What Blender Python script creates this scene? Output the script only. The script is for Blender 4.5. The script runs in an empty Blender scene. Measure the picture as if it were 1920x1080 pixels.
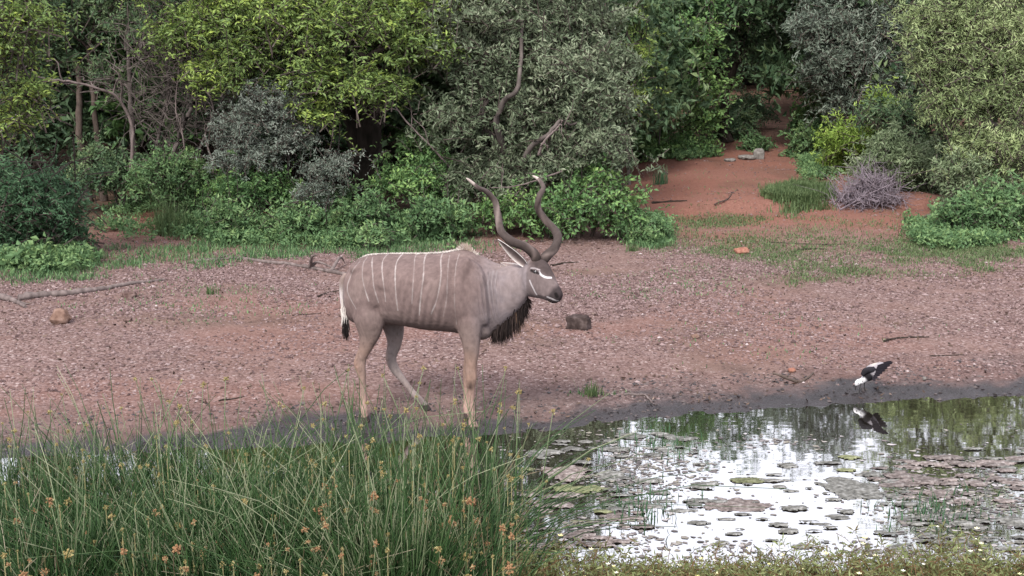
import bpy, bmesh, math, random
import numpy as np
from mathutils import Vector
from mathutils.bvhtree import BVHTree

R = math.radians
rng = np.random.default_rng(7)
random.seed(7)
sc = bpy.context.scene
col = sc.collection

# ------------------------------------------------------------------ camera, sky, sun, exposure
CAM = np.array([0.0, 0.0, 3.2]); PITCH = R(11.5); FPX = 2360.0
cd = bpy.data.cameras.new('camera'); cam = bpy.data.objects.new('camera', cd); col.objects.link(cam)
cam.location = CAM; cam.rotation_euler = (math.pi/2 - PITCH, 0, 0)
cd.sensor_width = 36; cd.lens = FPX/1920*36; cd.clip_end = 3000; cd.clip_start = .05
sc.camera = cam

SUN_EL, SUN_AZ = R(46), R(200)          # azimuth measured clockwise from +Y
w = bpy.data.worlds.new('World'); sc.world = w; w.use_nodes = True
nt = w.node_tree; bg = nt.nodes['Background']
sky = nt.nodes.new('ShaderNodeTexSky'); sky.sky_type = 'NISHITA'; sky.sun_disc = False
sky.sun_elevation = SUN_EL; sky.sun_rotation = SUN_AZ
sky.air_density = 1.0; sky.dust_density = 6.0; sky.ozone_density = 1.0
hs = nt.nodes.new('ShaderNodeHueSaturation'); hs.inputs['Saturation'].default_value = .42
nt.links.new(sky.outputs[0], hs.inputs['Color'])
ctc = nt.nodes.new('ShaderNodeTexCoord'); cnz = nt.nodes.new('ShaderNodeTexNoise'); cnz.inputs['Scale'].default_value = 2.2; cnz.inputs['Detail'].default_value = 6
nt.links.new(ctc.outputs['Generated'], cnz.inputs['Vector'])
crp = nt.nodes.new('ShaderNodeMapRange'); crp.inputs['From Min'].default_value = .3; crp.inputs['From Max'].default_value = .6; crp.inputs['To Min'].default_value = .7; crp.inputs['To Max'].default_value = 1
nt.links.new(cnz.outputs['Fac'], crp.inputs[0])
cmx = nt.nodes.new('ShaderNodeMix'); cmx.data_type = 'RGBA'; cmx.inputs[7].default_value = (3.9, 3.95, 4.4, 1)   # bright white overcast deck
nt.links.new(crp.outputs[0], cmx.inputs[0]); nt.links.new(hs.outputs[0], cmx.inputs[6]); nt.links.new(cmx.outputs[2], bg.inputs[0])
bg.inputs[1].default_value = 0.15
sd = bpy.data.lights.new('sun', 'SUN'); so = bpy.data.objects.new('sun', sd); col.objects.link(so)
sd.energy = 1.5; sd.angle = R(14); sd.color = (1, .95, .88)
sdir = Vector((math.sin(SUN_AZ)*math.cos(SUN_EL), math.cos(SUN_AZ)*math.cos(SUN_EL), math.sin(SUN_EL)))
so.rotation_euler = sdir.to_track_quat('Z', 'Y').to_euler()
so.location = (0, 0, 30)
vs = sc.view_settings; vs.view_transform = 'Standard'; vs.look = 'None'; vs.gamma = 1; vs.use_curve_mapping = False
vs.exposure = 1.68
sc.render.engine = 'CYCLES'
sc.cycles.use_denoising = True
sc.cycles.max_bounces = 6; sc.cycles.transparent_max_bounces = 4; sc.cycles.diffuse_bounces = 3
sc.cycles.caustics_reflective = False; sc.cycles.caustics_refractive = False

# ------------------------------------------------------------------ pixel -> place
FW = np.array([0, math.cos(PITCH), -math.sin(PITCH)]); UP = np.array([0, math.sin(PITCH), math.cos(PITCH)])
def ray(px, py): return np.array([1., 0, 0])*((px-960)/FPX) + UP*((540-py)/FPX) + FW
def at_y(px, py, Y):
    d = ray(px, py); return CAM + d*(Y/d[1])
def mpp(Y): return Y/FPX/math.cos(PITCH)*1.0

# ------------------------------------------------------------------ noise + terrain
def _hash(i, j, s):
    n = (i*374761393 + j*668265263 + s*362437) & 0x7fffffff
    n = ((n ^ (n >> 13))*1274126177) & 0x7fffffff
    return ((n ^ (n >> 16)) & 0xffff)/65535.0
def noise(x, y, s=0):
    x = np.asarray(x, float); y = np.asarray(y, float)
    i = np.floor(x).astype(np.int64); j = np.floor(y).astype(np.int64)
    fx = x-i; fy = y-j; fx = fx*fx*(3-2*fx); fy = fy*fy*(3-2*fy)
    return (_hash(i, j, s)*(1-fx)+_hash(i+1, j, s)*fx)*(1-fy) + (_hash(i, j+1, s)*(1-fx)+_hash(i+1, j+1, s)*fx)*fy
def fbm(x, y, s=0, o=4):
    t = 0; a = .5; f = 1
    for k in range(o): t = t + a*noise(np.asarray(x)*f, np.asarray(y)*f, s+k); a *= .5; f *= 2.03
    return t/(1-.5**o)
def sstep(a, b, x): t = np.clip((np.asarray(x, float)-a)/(b-a), 0, 1); return t*t*(3-2*t)
SX = np.array([-40, -12, -4, -1.5, -.3, .4, 1, 2, 3, 4.6, 8, 14, 22.]); SY = np.array([6, 8.4, 9.2, 9.5, 9.72, 9.95, 10.15, 10.42, 10.62, 10.92, 11.3, 10.5, 7.])
def shore(x): return np.interp(x, SX, SY) + .10*(fbm(np.asarray(x)*1.7, 3.3, 5)-.5) + .07*(noise(np.asarray(x)*6, 9., 6)-.5) + .05*(noise(np.asarray(x)*17, 4., 7)-.5)
def near(x): return np.where(np.asarray(x) > -.2, 6.75, 6.3) + .25*(noise(np.asarray(x)*1.3, 1.5, 8)-.5)
def shore_d(x, y):                                         # > 0 on land
    return np.maximum(y-shore(x), near(x)-y)
def height(x, y):
    x = np.asarray(x, float); y = np.asarray(y, float)
    d = shore_d(x, y)
    h = np.where(d > 0, .13*(1-np.exp(-np.maximum(d, 0)/.9)), -.28*(1-np.exp(np.minimum(d, 0)/.7)))
    land = sstep(.2, 1.5, d)
    h = h + land*(.05*(fbm(x*.6, y*.6, 11)-.5) + .018*(fbm(x*3.5, y*3.5, 12, 3)-.5))
    h = h + .060*(fbm(x*7, y*10, 13, 5)-.5)*sstep(-.1, .08, d)*(1-.7*sstep(.5, 1.2, d))
    h = h + .006*np.maximum(y-11, 0)*(y < 400)
    lip = sstep(2.2, 4.0, x)*sstep(12, 9, x)
    ly = 21.4 + .5*(fbm(x*.8, 2., 15)-.5) + .08*(x-5)
    h = h + .16*lip*sstep(ly, ly+.22, y) + .12*lip*(fbm(x*1.8, y*1.8, 16)-.5)*sstep(ly-1, ly, y)
    h = h + .055*np.clip(y-29, 0, 90)*sstep(29, 36, y)
    return h
def ground(px, py):
    d = ray(px, py); t = 5.0
    for k in range(400):
        p = CAM + d*t
        g = p[2]-float(height(p[0], p[1]))
        if g < .001: break
        t += max(.002, g*1.2)
        if t > 300: break
    p = CAM + d*t; p[2] = float(height(p[0], p[1])); return p

# ------------------------------------------------------------------ mesh helpers
def tag(o, label=None, cat=None, group=None, kind=None):
    if label: o['label'] = label
    if cat: o['category'] = cat
    if group: o['group'] = group
    if kind: o['kind'] = kind
    return o
def make_mesh(name, V, F, attrs=None, smooth=False):
    me = bpy.data.meshes.new(name)
    V = np.asarray(V, np.float32)
    Fs = F if isinstance(F, list) else [F]
    Fs = [np.asarray(f, np.int32) for f in Fs if len(f)]
    me.vertices.add(len(V)); me.vertices.foreach_set('co', V.ravel())
    li = np.concatenate([f.ravel() for f in Fs]); sz = np.concatenate([np.full(len(f), f.shape[1], np.int32) for f in Fs])
    me.loops.add(len(li)); me.loops.foreach_set('vertex_index', li)
    st = np.concatenate([[0], np.cumsum(sz)[:-1]]).astype(np.int32)
    me.polygons.add(len(sz)); me.polygons.foreach_set('loop_start', st)
    try: me.polygons.foreach_set('loop_total', sz)
    except Exception: pass
    me.polygons.foreach_set('use_smooth', np.full(len(sz), smooth))
    for k, a in (attrs or {}).items():
        a = np.asarray(a, np.float32)
        if a.ndim == 1: at = me.attributes.new(k, 'FLOAT', 'POINT'); at.data.foreach_set('value', a)
        else:
            at = me.attributes.new(k, 'FLOAT_COLOR', 'POINT')
            if a.shape[1] == 3: a = np.concatenate([a, np.ones((len(a), 1), np.float32)], 1)
            at.data.foreach_set('color', a.ravel())
    me.update(calc_edges=True); me.validate()
    return me
def obj(name, me, m, parent=None):
    o = bpy.data.objects.new(name, me); col.objects.link(o)
    if m is not None and len(me.materials) == 0: me.materials.append(m)
    if parent is not None: o.parent = parent
    return o
def thing(name, loc, label, cat, group=None):
    o = bpy.data.objects.new(name, None); col.objects.link(o); o.location = [float(v) for v in loc]
    o.empty_display_size = .1
    return tag(o, label, cat, group)
class MB:
    def __init__(s): s.V = []; s.F = {}; s.A = []; s.n = 0
    def add(s, V, F, v=0.0):
        V = np.asarray(V, float); F = np.asarray(F, np.int64)
        s.V.append(V); s.F.setdefault(F.shape[1], []).append(F+s.n); s.n += len(V)
        s.A.append(np.broadcast_to(np.asarray(v, float), (len(V),)))
    def build(s, name, m, parent=None, base=None, smooth=False):
        V = np.concatenate(s.V)
        if base is not None: V = V-np.asarray(base)
        me = make_mesh(name, V, [np.concatenate(f) for f in s.F.values()], {'v': np.concatenate(s.A)}, smooth)
        return obj(name, me, m, parent)
def nrm(a): return a/np.maximum(np.linalg.norm(a, axis=-1, keepdims=True), 1e-9)
def cr(P, n):                                             # Catmull-Rom resample, any columns
    P = np.asarray(P, float); Q = np.vstack([2*P[0]-P[1], P, 2*P[-1]-P[-2]])
    t = np.linspace(0, len(P)-1, n); i = np.minimum(t.astype(int), len(P)-2); u = (t-i)[:, None]
    a, b, c, d = Q[i], Q[i+1], Q[i+2], Q[i+3]
    return .5*((2*b)+(c-a)*u+(2*a-5*b+4*c-d)*u*u+(3*b-a-3*c+d)*u**3)
def tubes(P, Rr, n=3):                                    # P (T,K,3), R (T,K): many tubes at once
    P = np.asarray(P, float); Rr = np.asarray(Rr, float); T, K, _ = P.shape
    tg = nrm(np.gradient(P, axis=1))
    ref = np.where(np.abs(tg[..., 2:3]) > .9, np.array([1., 0, 0]), np.array([0, 0, 1.]))
    a = nrm(np.cross(tg, ref)); b = np.cross(tg, a)
    th = np.arange(n)/n*2*math.pi
    V = P[:, :, None] + Rr[:, :, None, None]*(a[:, :, None]*np.cos(th)[None, None, :, None] + b[:, :, None]*np.sin(th)[None, None, :, None])
    idx = np.arange(T*K*n).reshape(T, K, n)
    A = idx[:, :-1]; B = idx[:, 1:]
    F = np.stack([A, np.roll(A, -1, 2), np.roll(B, -1, 2), B], -1).reshape(-1, 4)
    return V.reshape(-1, 3), F
def tube(mb, P, r, n=7, v=.5, res=None):
    P = np.asarray(P, float); r = np.asarray(r, float)
    if res: Q = cr(np.column_stack([P, r]), res); P, r = Q[:, :3], np.maximum(Q[:, 3], .001)
    V, F = tubes(P[None], r[None], n)
    mb.add(V, F, v)
    k = len(P)
    for ring, rev in ((0, True), (k-1, False)):
        c = len(mb.V); cen = P[ring][None]
        ids = np.arange(n)+ring*n
        F3 = np.array([[n, i, (i+1) % n] for i in range(n)])
        mb.add(np.vstack([V[ids], cen]), F3[:, ::-1] if rev else F3, v)
def randdir(n, r=None):
    r = r or rng; a = r.normal(size=(n, 3)); return nrm(a)

# ------------------------------------------------------------------ materials
def mat(name): 
    m = bpy.data.materials.new(name); m.use_nodes = True
    return m, m.node_tree, m.node_tree.nodes['Principled BSDF']
def N(t, kind, **kw):
    n = t.nodes.new(kind)
    for k, v in kw.items():
        if k in n.inputs: n.inputs[k].default_value = v
        else: setattr(n, k, v)
    return n
def mixc(t, fac, a, b):
    n = t.nodes.new('ShaderNodeMix'); n.data_type = 'RGBA'
    for s, v in ((n.inputs[0], fac), (n.inputs[6], a), (n.inputs[7], b)):
        if hasattr(v, 'links') or hasattr(v, 'is_output'): t.links.new(v, s)
        elif isinstance(v, (int, float)): s.default_value = v
        else: s.default_value = (*v, 1)
    return n.outputs[2]
def attr(t, name): return N(t, 'ShaderNodeAttribute', attribute_name=name)
def ramp(t, fac, stops):
    n = t.nodes.new('ShaderNodeValToRGB'); e = n.color_ramp.elements
    while len(e) < len(stops): e.new(.5)
    for i, (p, c) in enumerate(stops): e[i].position = p; e[i].color = (*c, 1) if len(c) == 3 else c
    t.links.new(fac, n.inputs[0]); return n.outputs[0]
def leaf_mat(name, a, b, c=None, trans=.28, rough=.5):
    m, t, p = mat(name)
    at = attr(t, 'v'); stops = [(0, a), (.6, b), (1, c or b)]
    cc = ramp(t, at.outputs['Fac'], stops)
    t.links.new(cc, p.inputs['Base Color']); p.inputs['Roughness'].default_value = rough
    p.inputs['Specular IOR Level'].default_value = .16
    tr = N(t, 'ShaderNodeBsdfTranslucent'); t.links.new(cc, tr.inputs[0])
    mx = N(t, 'ShaderNodeMixShader'); mx.inputs[0].default_value = trans
    t.links.new(p.outputs[0], mx.inputs[1]); t.links.new(tr.outputs[0], mx.inputs[2])
    t.links.new(mx.outputs[0], t.nodes['Material Output'].inputs[0])
    return m
def bark_mat(name, a, b, scale=9):
    m, t, p = mat(name)
    tc = N(t, 'ShaderNodeTexCoord'); mp = N(t, 'ShaderNodeMapping'); mp.inputs['Scale'].default_value = (1, 1, .3)
    t.links.new(tc.outputs['Object'], mp.inputs[0])
    nz = N(t, 'ShaderNodeTexNoise', Scale=scale, Detail=5.0); t.links.new(mp.outputs[0], nz.inputs['Vector'])
    t.links.new(ramp(t, nz.outputs['Fac'], [(.3, a), (.7, b)]), p.inputs['Base Color'])
    bp = N(t, 'ShaderNodeBump', Strength=.6, Distance=.02); t.links.new(nz.outputs['Fac'], bp.inputs['Height'])
    t.links.new(bp.outputs[0], p.inputs['Normal']); p.inputs['Roughness'].default_value = .9
    p.inputs['Specular IOR Level'].default_value = .05
    return m
M = {}
M['acacia'] = leaf_mat('acacia_leaf', (0.082, 0.137, 0.055), (0.186, 0.268, 0.082), (0.357, 0.454, 0.103))
M['olive'] = leaf_mat('olive_leaf', (0.075, 0.103, 0.059), (0.154, 0.194, 0.120), (0.286, 0.321, 0.217), rough=.42)
M['silver'] = leaf_mat('silver_leaf', (.075, .10, .075), (.15, .18, .145), (.26, .29, .25), trans=.15)
M['dark'] = leaf_mat('dark_leaf', (0.036, 0.073, 0.039), (0.086, 0.140, 0.071), (0.171, 0.231, 0.104))
M['broad'] = leaf_mat('broad_leaf', (0.053, 0.112, 0.045), (0.118, 0.217, 0.081), (0.225, 0.349, 0.112))
M['pale'] = leaf_mat('pale_leaf', (0.126, 0.183, 0.084), (0.267, 0.337, 0.154), (0.421, 0.491, 0.253))
M['bluegrey'] = leaf_mat('bluegrey_leaf', (0.076, 0.104, 0.076), (0.152, 0.187, 0.145), (0.262, 0.297, 0.241))
M['weed'] = leaf_mat('weed_leaf', (0.052, 0.103, 0.046), (0.114, 0.200, 0.087), (0.216, 0.314, 0.129))
M['thorn'] = leaf_mat('thorn_leaf', (0.038, 0.086, 0.043), (0.086, 0.167, 0.086), (0.162, 0.265, 0.140))
M['bright'] = leaf_mat('bright_leaf', (0.100, 0.175, 0.031), (0.200, 0.300, 0.062), (0.312, 0.413, 0.100))
M['sage'] = leaf_mat('sage_leaf', (0.108, 0.149, 0.081), (0.189, 0.243, 0.135), (0.297, 0.351, 0.216))
M['grass'] = leaf_mat('grass_blade', (.06, .095, .04), (.115, .165, .07), (.20, .245, .12))
M['rush'] = leaf_mat('rush_stem', (0.011, 0.031, 0.010), (0.052, 0.102, 0.036), (0.265, 0.281, 0.178), trans=.1, rough=.4)
M['herb'] = leaf_mat('herb_leaf', (0.137, 0.061, 0.033), (0.121, 0.145, 0.056), (0.241, 0.267, 0.120))
M['seed'] = leaf_mat('seed_head', (0.171, 0.091, 0.044), (0.276, 0.152, 0.078), (0.302, 0.258, 0.136), trans=.15, rough=.8)
M['seedtan'] = leaf_mat('seed_head_tan', (0.165, 0.120, 0.045), (0.270, 0.217, 0.090), (0.330, 0.300, 0.150), trans=.15, rough=.8)
M['flower'] = leaf_mat('flower_petal', (.75, .66, .2), (.8, .76, .5), (.8, .8, .72), trans=.1)
M['straw'] = leaf_mat('dead_rush', (.10, .075, .045), (.20, .165, .10), (.34, .30, .22), trans=.05, rough=.8)
M['dryleaf'] = leaf_mat('dry_leaf', (0.049, 0.032, 0.025), (0.105, 0.070, 0.052), (0.189, 0.140, 0.115), trans=.05, rough=.8)
M['bark'] = bark_mat('bark_brown', (0.036, 0.028, 0.024), (0.104, 0.080, 0.068))
M['barkgrey'] = bark_mat('bark_grey', (0.052, 0.044, 0.040), (0.128, 0.108, 0.100))
M['twig'] = bark_mat('twig_bark', (0.028, 0.022, 0.019), (0.088, 0.072, 0.064))
M['barkdark'] = bark_mat('bark_dark', (0.016, 0.014, 0.011), (0.048, 0.038, 0.032))
M['deadwood'] = bark_mat('dead_wood', (0.080, 0.064, 0.060), (0.184, 0.148, 0.140), 14)
M['deadgrey'] = bark_mat('dead_grey_twig', (0.120, 0.099, 0.115), (0.240, 0.203, 0.230), 14)
def rock_mat(name, a, b, c):
    m, t, p = mat(name); tc = N(t, 'ShaderNodeTexCoord')
    nz = N(t, 'ShaderNodeTexNoise', Scale=14.0, Detail=6.0); t.links.new(tc.outputs['Object'], nz.inputs['Vector'])
    t.links.new(ramp(t, nz.outputs['Fac'], [(.3, a), (.52, b), (.72, c)]), p.inputs['Base Color'])
    bp = N(t, 'ShaderNodeBump', Strength=.7, Distance=.02); t.links.new(nz.outputs['Fac'], bp.inputs['Height'])
    t.links.new(bp.outputs[0], p.inputs['Normal']); p.inputs['Roughness'].default_value = .9; p.inputs['Specular IOR Level'].default_value = .06
    return m
M['rock_tan'] = rock_mat('rock_tan', (0.102, 0.061, 0.048), (0.163, 0.104, 0.080), (0.218, 0.151, 0.128))
M['rock_brown'] = rock_mat('rock_brown', (0.056, 0.036, 0.032), (0.104, 0.068, 0.060), (0.216, 0.160, 0.144))
M['rock_dark'] = rock_mat('rock_dark', (.025, .018, .017), (.05, .037, .034), (.11, .085, .08))
M['rock_red'] = rock_mat('rock_red', (0.144, 0.064, 0.048), (0.240, 0.112, 0.080), (0.304, 0.176, 0.128))
M['rock_grey'] = rock_mat('rock_grey', (0.096, 0.090, 0.084), (0.162, 0.150, 0.138), (0.228, 0.216, 0.204))
# gravel stones
m, t, p = mat('gravel_stone'); at = attr(t, 'v')
t.links.new(ramp(t, at.outputs['Fac'], [(0, (.065, .042, .040)), (.4, (.145, .098, .094)), (.8, (.225, .165, .16)), (1, (.38, .325, .32))]), p.inputs['Base Color'])
p.inputs['Roughness'].default_value = .8; p.inputs['Specular IOR Level'].default_value = .08; M['gravel'] = m
m, t, p = mat('mud_clod'); at = attr(t, 'v')
t.links.new(ramp(t, at.outputs['Fac'], [(0, (.016, .013, .013)), (.7, (.042, .034, .035)), (1, (.10, .08, .075))]), p.inputs['Base Color'])
p.inputs['Roughness'].default_value = .5; p.inputs['Specular IOR Level'].default_value = .25; M['clod'] = m
# ground
m, t, p = mat('soil'); tc = N(t, 'ShaderNodeTexCoord')
def nzn(scale, detail=6.0, rough=.6):
    n = N(t, 'ShaderNodeTexNoise', Scale=scale, Detail=detail, Roughness=rough); t.links.new(tc.outputs['Object'], n.inputs['Vector']); return n.outputs['Fac']
big, mid, fine = nzn(.55), nzn(3.5), nzn(28.0)
vor = N(t, 'ShaderNodeTexVoronoi', Scale=46.0); t.links.new(tc.outputs['Object'], vor.inputs['Vector'])
peb = N(t, 'ShaderNodeSeparateColor'); t.links.new(vor.outputs['Color'], peb.inputs[0])
base_soil = ramp(t, mid, [(.3, (0.119, 0.075, 0.064)), (.7, (0.200, 0.131, 0.112))])
pebc = ramp(t, peb.outputs[0], [(0, (0.059, 0.036, 0.033)), (.55, (0.149, 0.099, 0.091)), (.93, (0.216, 0.157, 0.149)), (1, (0.368, 0.307, 0.291))])
gmask = ramp(t, big, [(.36, (.25,)*3), (.6, (.85,)*3)])
gravel_c = mixc(t, gmask, base_soil, pebc)
red_c = ramp(t, fine, [(.3, (0.139, 0.062, 0.047)), (.7, (0.217, 0.108, 0.081))])
c1 = mixc(t, attr(t, 'red').outputs['Fac'], gravel_c, red_c)
litter_shade = ramp(t, mid, [(.35, (.055, .04, .03)), (.7, (.13, .085, .06))])
c2 = mixc(t, attr(t, 'litter').outputs['Fac'], c1, litter_shade)  # litter mask also carries the tree shade painted on the track
mud = ramp(t, mid, [(.3, (0.013, 0.010, 0.010)), (.7, (0.035, 0.029, 0.031))])
c3 = mixc(t, attr(t, 'wet').outputs['Fac'], c2, mud)
t.links.new(c3, p.inputs['Base Color'])
sp_ = N(t, 'ShaderNodeMapRange'); sp_.inputs['To Min'].default_value = .04; sp_.inputs['To Max'].default_value = .3; t.links.new(attr(t, 'wet').outputs['Fac'], sp_.inputs[0]); t.links.new(sp_.outputs[0], p.inputs['Specular IOR Level'])
rr = N(t, 'ShaderNodeMapRange'); rr.inputs['To Min'].default_value = .92; rr.inputs['To Max'].default_value = .42
t.links.new(attr(t, 'wet').outputs['Fac'], rr.inputs[0]); t.links.new(rr.outputs[0], p.inputs['Roughness'])
b1 = N(t, 'ShaderNodeBump', Strength=.5, Distance=.015, invert=True); t.links.new(vor.outputs['Distance'], b1.inputs['Height'])
b2 = N(t, 'ShaderNodeBump', Strength=.6, Distance=.02); t.links.new(fine, b2.inputs['Height']); t.links.new(b1.outputs[0], b2.inputs['Normal'])
t.links.new(b2.outputs[0], p.inputs['Normal']); M['soil'] = m
# water
m, t, p = mat('pond_water'); t.nodes.remove(p)
tc = N(t, 'ShaderNodeTexCoord')
df = N(t, 'ShaderNodeBsdfDiffuse'); df.inputs[0].default_value = (.030, .024, .018, 1)
gl = N(t, 'ShaderNodeBsdfGlossy', Roughness=.025)
nz = N(t, 'ShaderNodeTexNoise', Scale=3.0, Detail=3.0); mp = N(t, 'ShaderNodeMapping'); mp.inputs['Scale'].default_value = (.7, 2.2, 1)
t.links.new(tc.outputs['Object'], mp.inputs[0]); t.links.new(mp.outputs[0], nz.inputs['Vector'])
bp = N(t, 'ShaderNodeBump', Strength=.012, Distance=.05); t.links.new(nz.outputs['Fac'], bp.inputs['Height'])
fr0 = N(t, 'ShaderNodeFresnel', IOR=1.45); t.links.new(bp.outputs[0], gl.inputs['Normal'])
fr = N(t, 'ShaderNodeMapRange'); fr.inputs['From Max'].default_value = .5; fr.inputs['To Min'].default_value = .66; t.links.new(fr0.outputs[0], fr.inputs[0])
mx = N(t, 'ShaderNodeMixShader'); t.links.new(fr.outputs[0], mx.inputs[0]); t.links.new(df.outputs[0], mx.inputs[1]); t.links.new(gl.outputs[0], mx.inputs[2])
t.links.new(mx.outputs[0], t.nodes['Material Output'].inputs[0]); M['water'] = m
# floating weed
def mat_weed(name, a, b, c):
    m, t, p = mat(name); tc = N(t, 'ShaderNodeTexCoord')
    nz = N(t, 'ShaderNodeTexNoise', Scale=26.0, Detail=5.0); t.links.new(tc.outputs['Object'], nz.inputs['Vector'])
    oi = N(t, 'ShaderNodeObjectInfo')
    cc = ramp(t, nz.outputs['Fac'], [(.3, a), (.5, b), (.7, c)])
    h = N(t, 'ShaderNodeHueSaturation'); t.links.new(cc, h.inputs['Color'])
    mr = N(t, 'ShaderNodeMapRange'); mr.inputs['To Min'].default_value = .7; mr.inputs['To Max'].default_value = 1.2
    t.links.new(oi.outputs['Random'], mr.inputs[0]); t.links.new(mr.outputs[0], h.inputs['Value'])
    t.links.new(h.outputs[0], p.inputs['Base Color'])
    bp = N(t, 'ShaderNodeBump', Strength=1.0, Distance=.03); t.links.new(nz.outputs['Fac'], bp.inputs['Height']); t.links.new(bp.outputs[0], p.inputs['Normal'])
    p.inputs['Roughness'].default_value = .55; p.inputs['Specular IOR Level'].default_value = .2; return m
M['mat_pink'] = mat_weed('floating_weed_pink', (0.052, 0.040, 0.035), (0.148, 0.118, 0.107), (0.266, 0.232, 0.217))
M['mat_green'] = mat_weed('floating_weed_green', (0.059, 0.065, 0.028), (0.133, 0.141, 0.066), (0.222, 0.228, 0.133))
M['mat_grey'] = mat_weed('floating_weed_grey', (0.044, 0.043, 0.038), (0.126, 0.122, 0.108), (0.244, 0.239, 0.227))
m, t, p = mat('floating_scraps'); at = attr(t, 'v')
t.links.new(ramp(t, at.outputs['Fac'], [(0, (.045, .04, .038)), (.4, (.12, .10, .10)), (.75, (.19, .175, .14)), (1, (.36, .33, .34))]), p.inputs['Base Color']); p.inputs['Roughness'].default_value = .5; p.inputs['Specular IOR Level'].default_value = .2
M['scrap'] = m
def plain(name, c, rough=.6, spec=.4, bump=0):
    m, t, p = mat(name); p.inputs['Base Color'].default_value = (*c, 1); p.inputs['Roughness'].default_value = rough
    p.inputs['Specular IOR Level'].default_value = spec
    nz = N(t, 'ShaderNodeTexNoise', Scale=60.0, Detail=4.0); tc = N(t, 'ShaderNodeTexCoord'); t.links.new(tc.outputs['Object'], nz.inputs['Vector'])
    cc = ramp(t, nz.outputs['Fac'], [(.3, tuple(x*.75 for x in c)), (.7, tuple(min(1, x*1.2) for x in c))]); t.links.new(cc, p.inputs['Base Color'])
    if bump:
        bp = N(t, 'ShaderNodeBump', Strength=bump, Distance=.01); t.links.new(nz.outputs['Fac'], bp.inputs['Height']); t.links.new(bp.outputs[0], p.inputs['Normal'])
    return m
def coat_mat(name, rough=.75, scale=90):
    m, t, p = mat(name); a = attr(t, 'coat'); tc = N(t, 'ShaderNodeTexCoord')
    mp = N(t, 'ShaderNodeMapping'); mp.inputs['Scale'].default_value = (.5, 1, .35); t.links.new(tc.outputs['Object'], mp.inputs[0])
    nz = N(t, 'ShaderNodeTexNoise', Scale=scale, Detail=4.0); t.links.new(mp.outputs[0], nz.inputs['Vector'])
    h = N(t, 'ShaderNodeHueSaturation'); t.links.new(a.outputs['Color'], h.inputs['Color'])
    mr = N(t, 'ShaderNodeMapRange'); mr.inputs['To Min'].default_value = .58; mr.inputs['To Max'].default_value = 1.42
    t.links.new(nz.outputs['Fac'], mr.inputs[0]); t.links.new(mr.outputs[0], h.inputs['Value']); t.links.new(h.outputs[0], p.inputs['Base Color'])
    bp = N(t, 'ShaderNodeBump', Strength=.5, Distance=.006); t.links.new(nz.outputs['Fac'], bp.inputs['Height']); t.links.new(bp.outputs[0], p.inputs['Normal'])
    p.inputs['Roughness'].default_value = rough; p.inputs['Specular IOR Level'].default_value = .04
    p.inputs['Sheen Weight'].default_value = .0
    return m
M['coat'] = coat_mat('kudu_coat', .8, 55)
M['feather'] = coat_mat('bird_feather', .7, 160)
M['horn'] = coat_mat('kudu_horn', .5, 40)
M['hair'] = leaf_mat('kudu_hair', (.007, .005, .005), (.045, .03, .026), (.30, .18, .10), trans=.02, rough=.9)
M['manehair'] = leaf_mat('kudu_mane_hair', (0.187, 0.128, 0.085), (0.357, 0.289, 0.246), (0.612, 0.578, 0.544), trans=.1, rough=.8)
M['eye'] = plain('eye', (.01, .008, .007), .08, .8)
M['leg_dark'] = plain('bird_leg', (.02, .018, .018), .5)

# ------------------------------------------------------------------ ground, water
def axis(dense0, dense1, step, lo, hi, g=1.09):
    a = list(np.arange(dense0, dense1+1e-6, step)); s = step
    while a[-1] < hi: s *= g; a.append(a[-1]+s)
    s = step
    while a[0] > lo: s *= g; a.insert(0, a[0]-s)
    return np.array(a)
gx = axis(-6.5, 7.5, .055, -600, 600); gy = axis(6, 13.5, .05, -60, 1200, 1.022)
X, Y = np.meshgrid(gx, gy); Z = height(X, Y)
nx, ny = len(gx), len(gy)
ids = np.arange(nx*ny).reshape(ny, nx)
F = np.stack([ids[:-1, :-1], ids[:-1, 1:], ids[1:, 1:], ids[1:, :-1]], -1).reshape(-1, 4)
D = shore_d(X, Y)
wn = fbm(X*1.6, Y*2.6, 21)
wet = 1-sstep(.18, .62, D - 1.1*(wn-.5)*sstep(0, .3, D)-.05+.12*(noise(X*14, Y*14, 27)-.5))
wet = np.maximum(wet, .35*(1-sstep(.5, 1.3, D-.8*(fbm(X*2.1, Y*2.1, 28)-.5))))
red = np.clip(sstep(17, 21, Y + 4*(fbm(X*.5, Y*.5, 22)-.5))*.9 + .25*sstep(.52, .68, fbm(X*.4+9, Y*.7, 23)), 0, 1)
clear = sstep(1.2, 2.4, X-(Y-18)*.05)*sstep(11, 8.5, X-(Y-20)*.15)      # the red clearing and track on the right
litter_shade = sstep(18.2, 20.5, Y)*(1-clear)*(1-sstep(-6.6, -6, X)*sstep(-3.6, -4.3, X)*sstep(22.5, 21, Y))
litter_shade = np.maximum(litter_shade, .7*sstep(30.5, 33, Y))  # track litter whose dark colour also paints the shade under the trees
litter_shade = np.maximum(litter_shade, .35*sstep(.55, .75, fbm(X*.9, Y*1.2, 24))*sstep(10.6, 11.5, Y))
gme = make_mesh('ground', np.stack([X, Y, Z], -1).reshape(-1, 3), F, {'wet': wet.ravel(), 'red': red.ravel(), 'litter': litter_shade.ravel()}, True)
tag(obj('ground', gme, M['soil']), 'red gravelly soil with a wet mud rim round the pond', None, None, 'structure')
wx = np.linspace(-30, 24, 28); wy = np.linspace(3, 12.5, 14); WX, WY = np.meshgrid(wx, wy)
ids = np.arange(WX.size).reshape(WX.shape)
F = np.stack([ids[:-1, :-1], ids[:-1, 1:], ids[1:, 1:], ids[1:, :-1]], -1).reshape(-1, 4)
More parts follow.
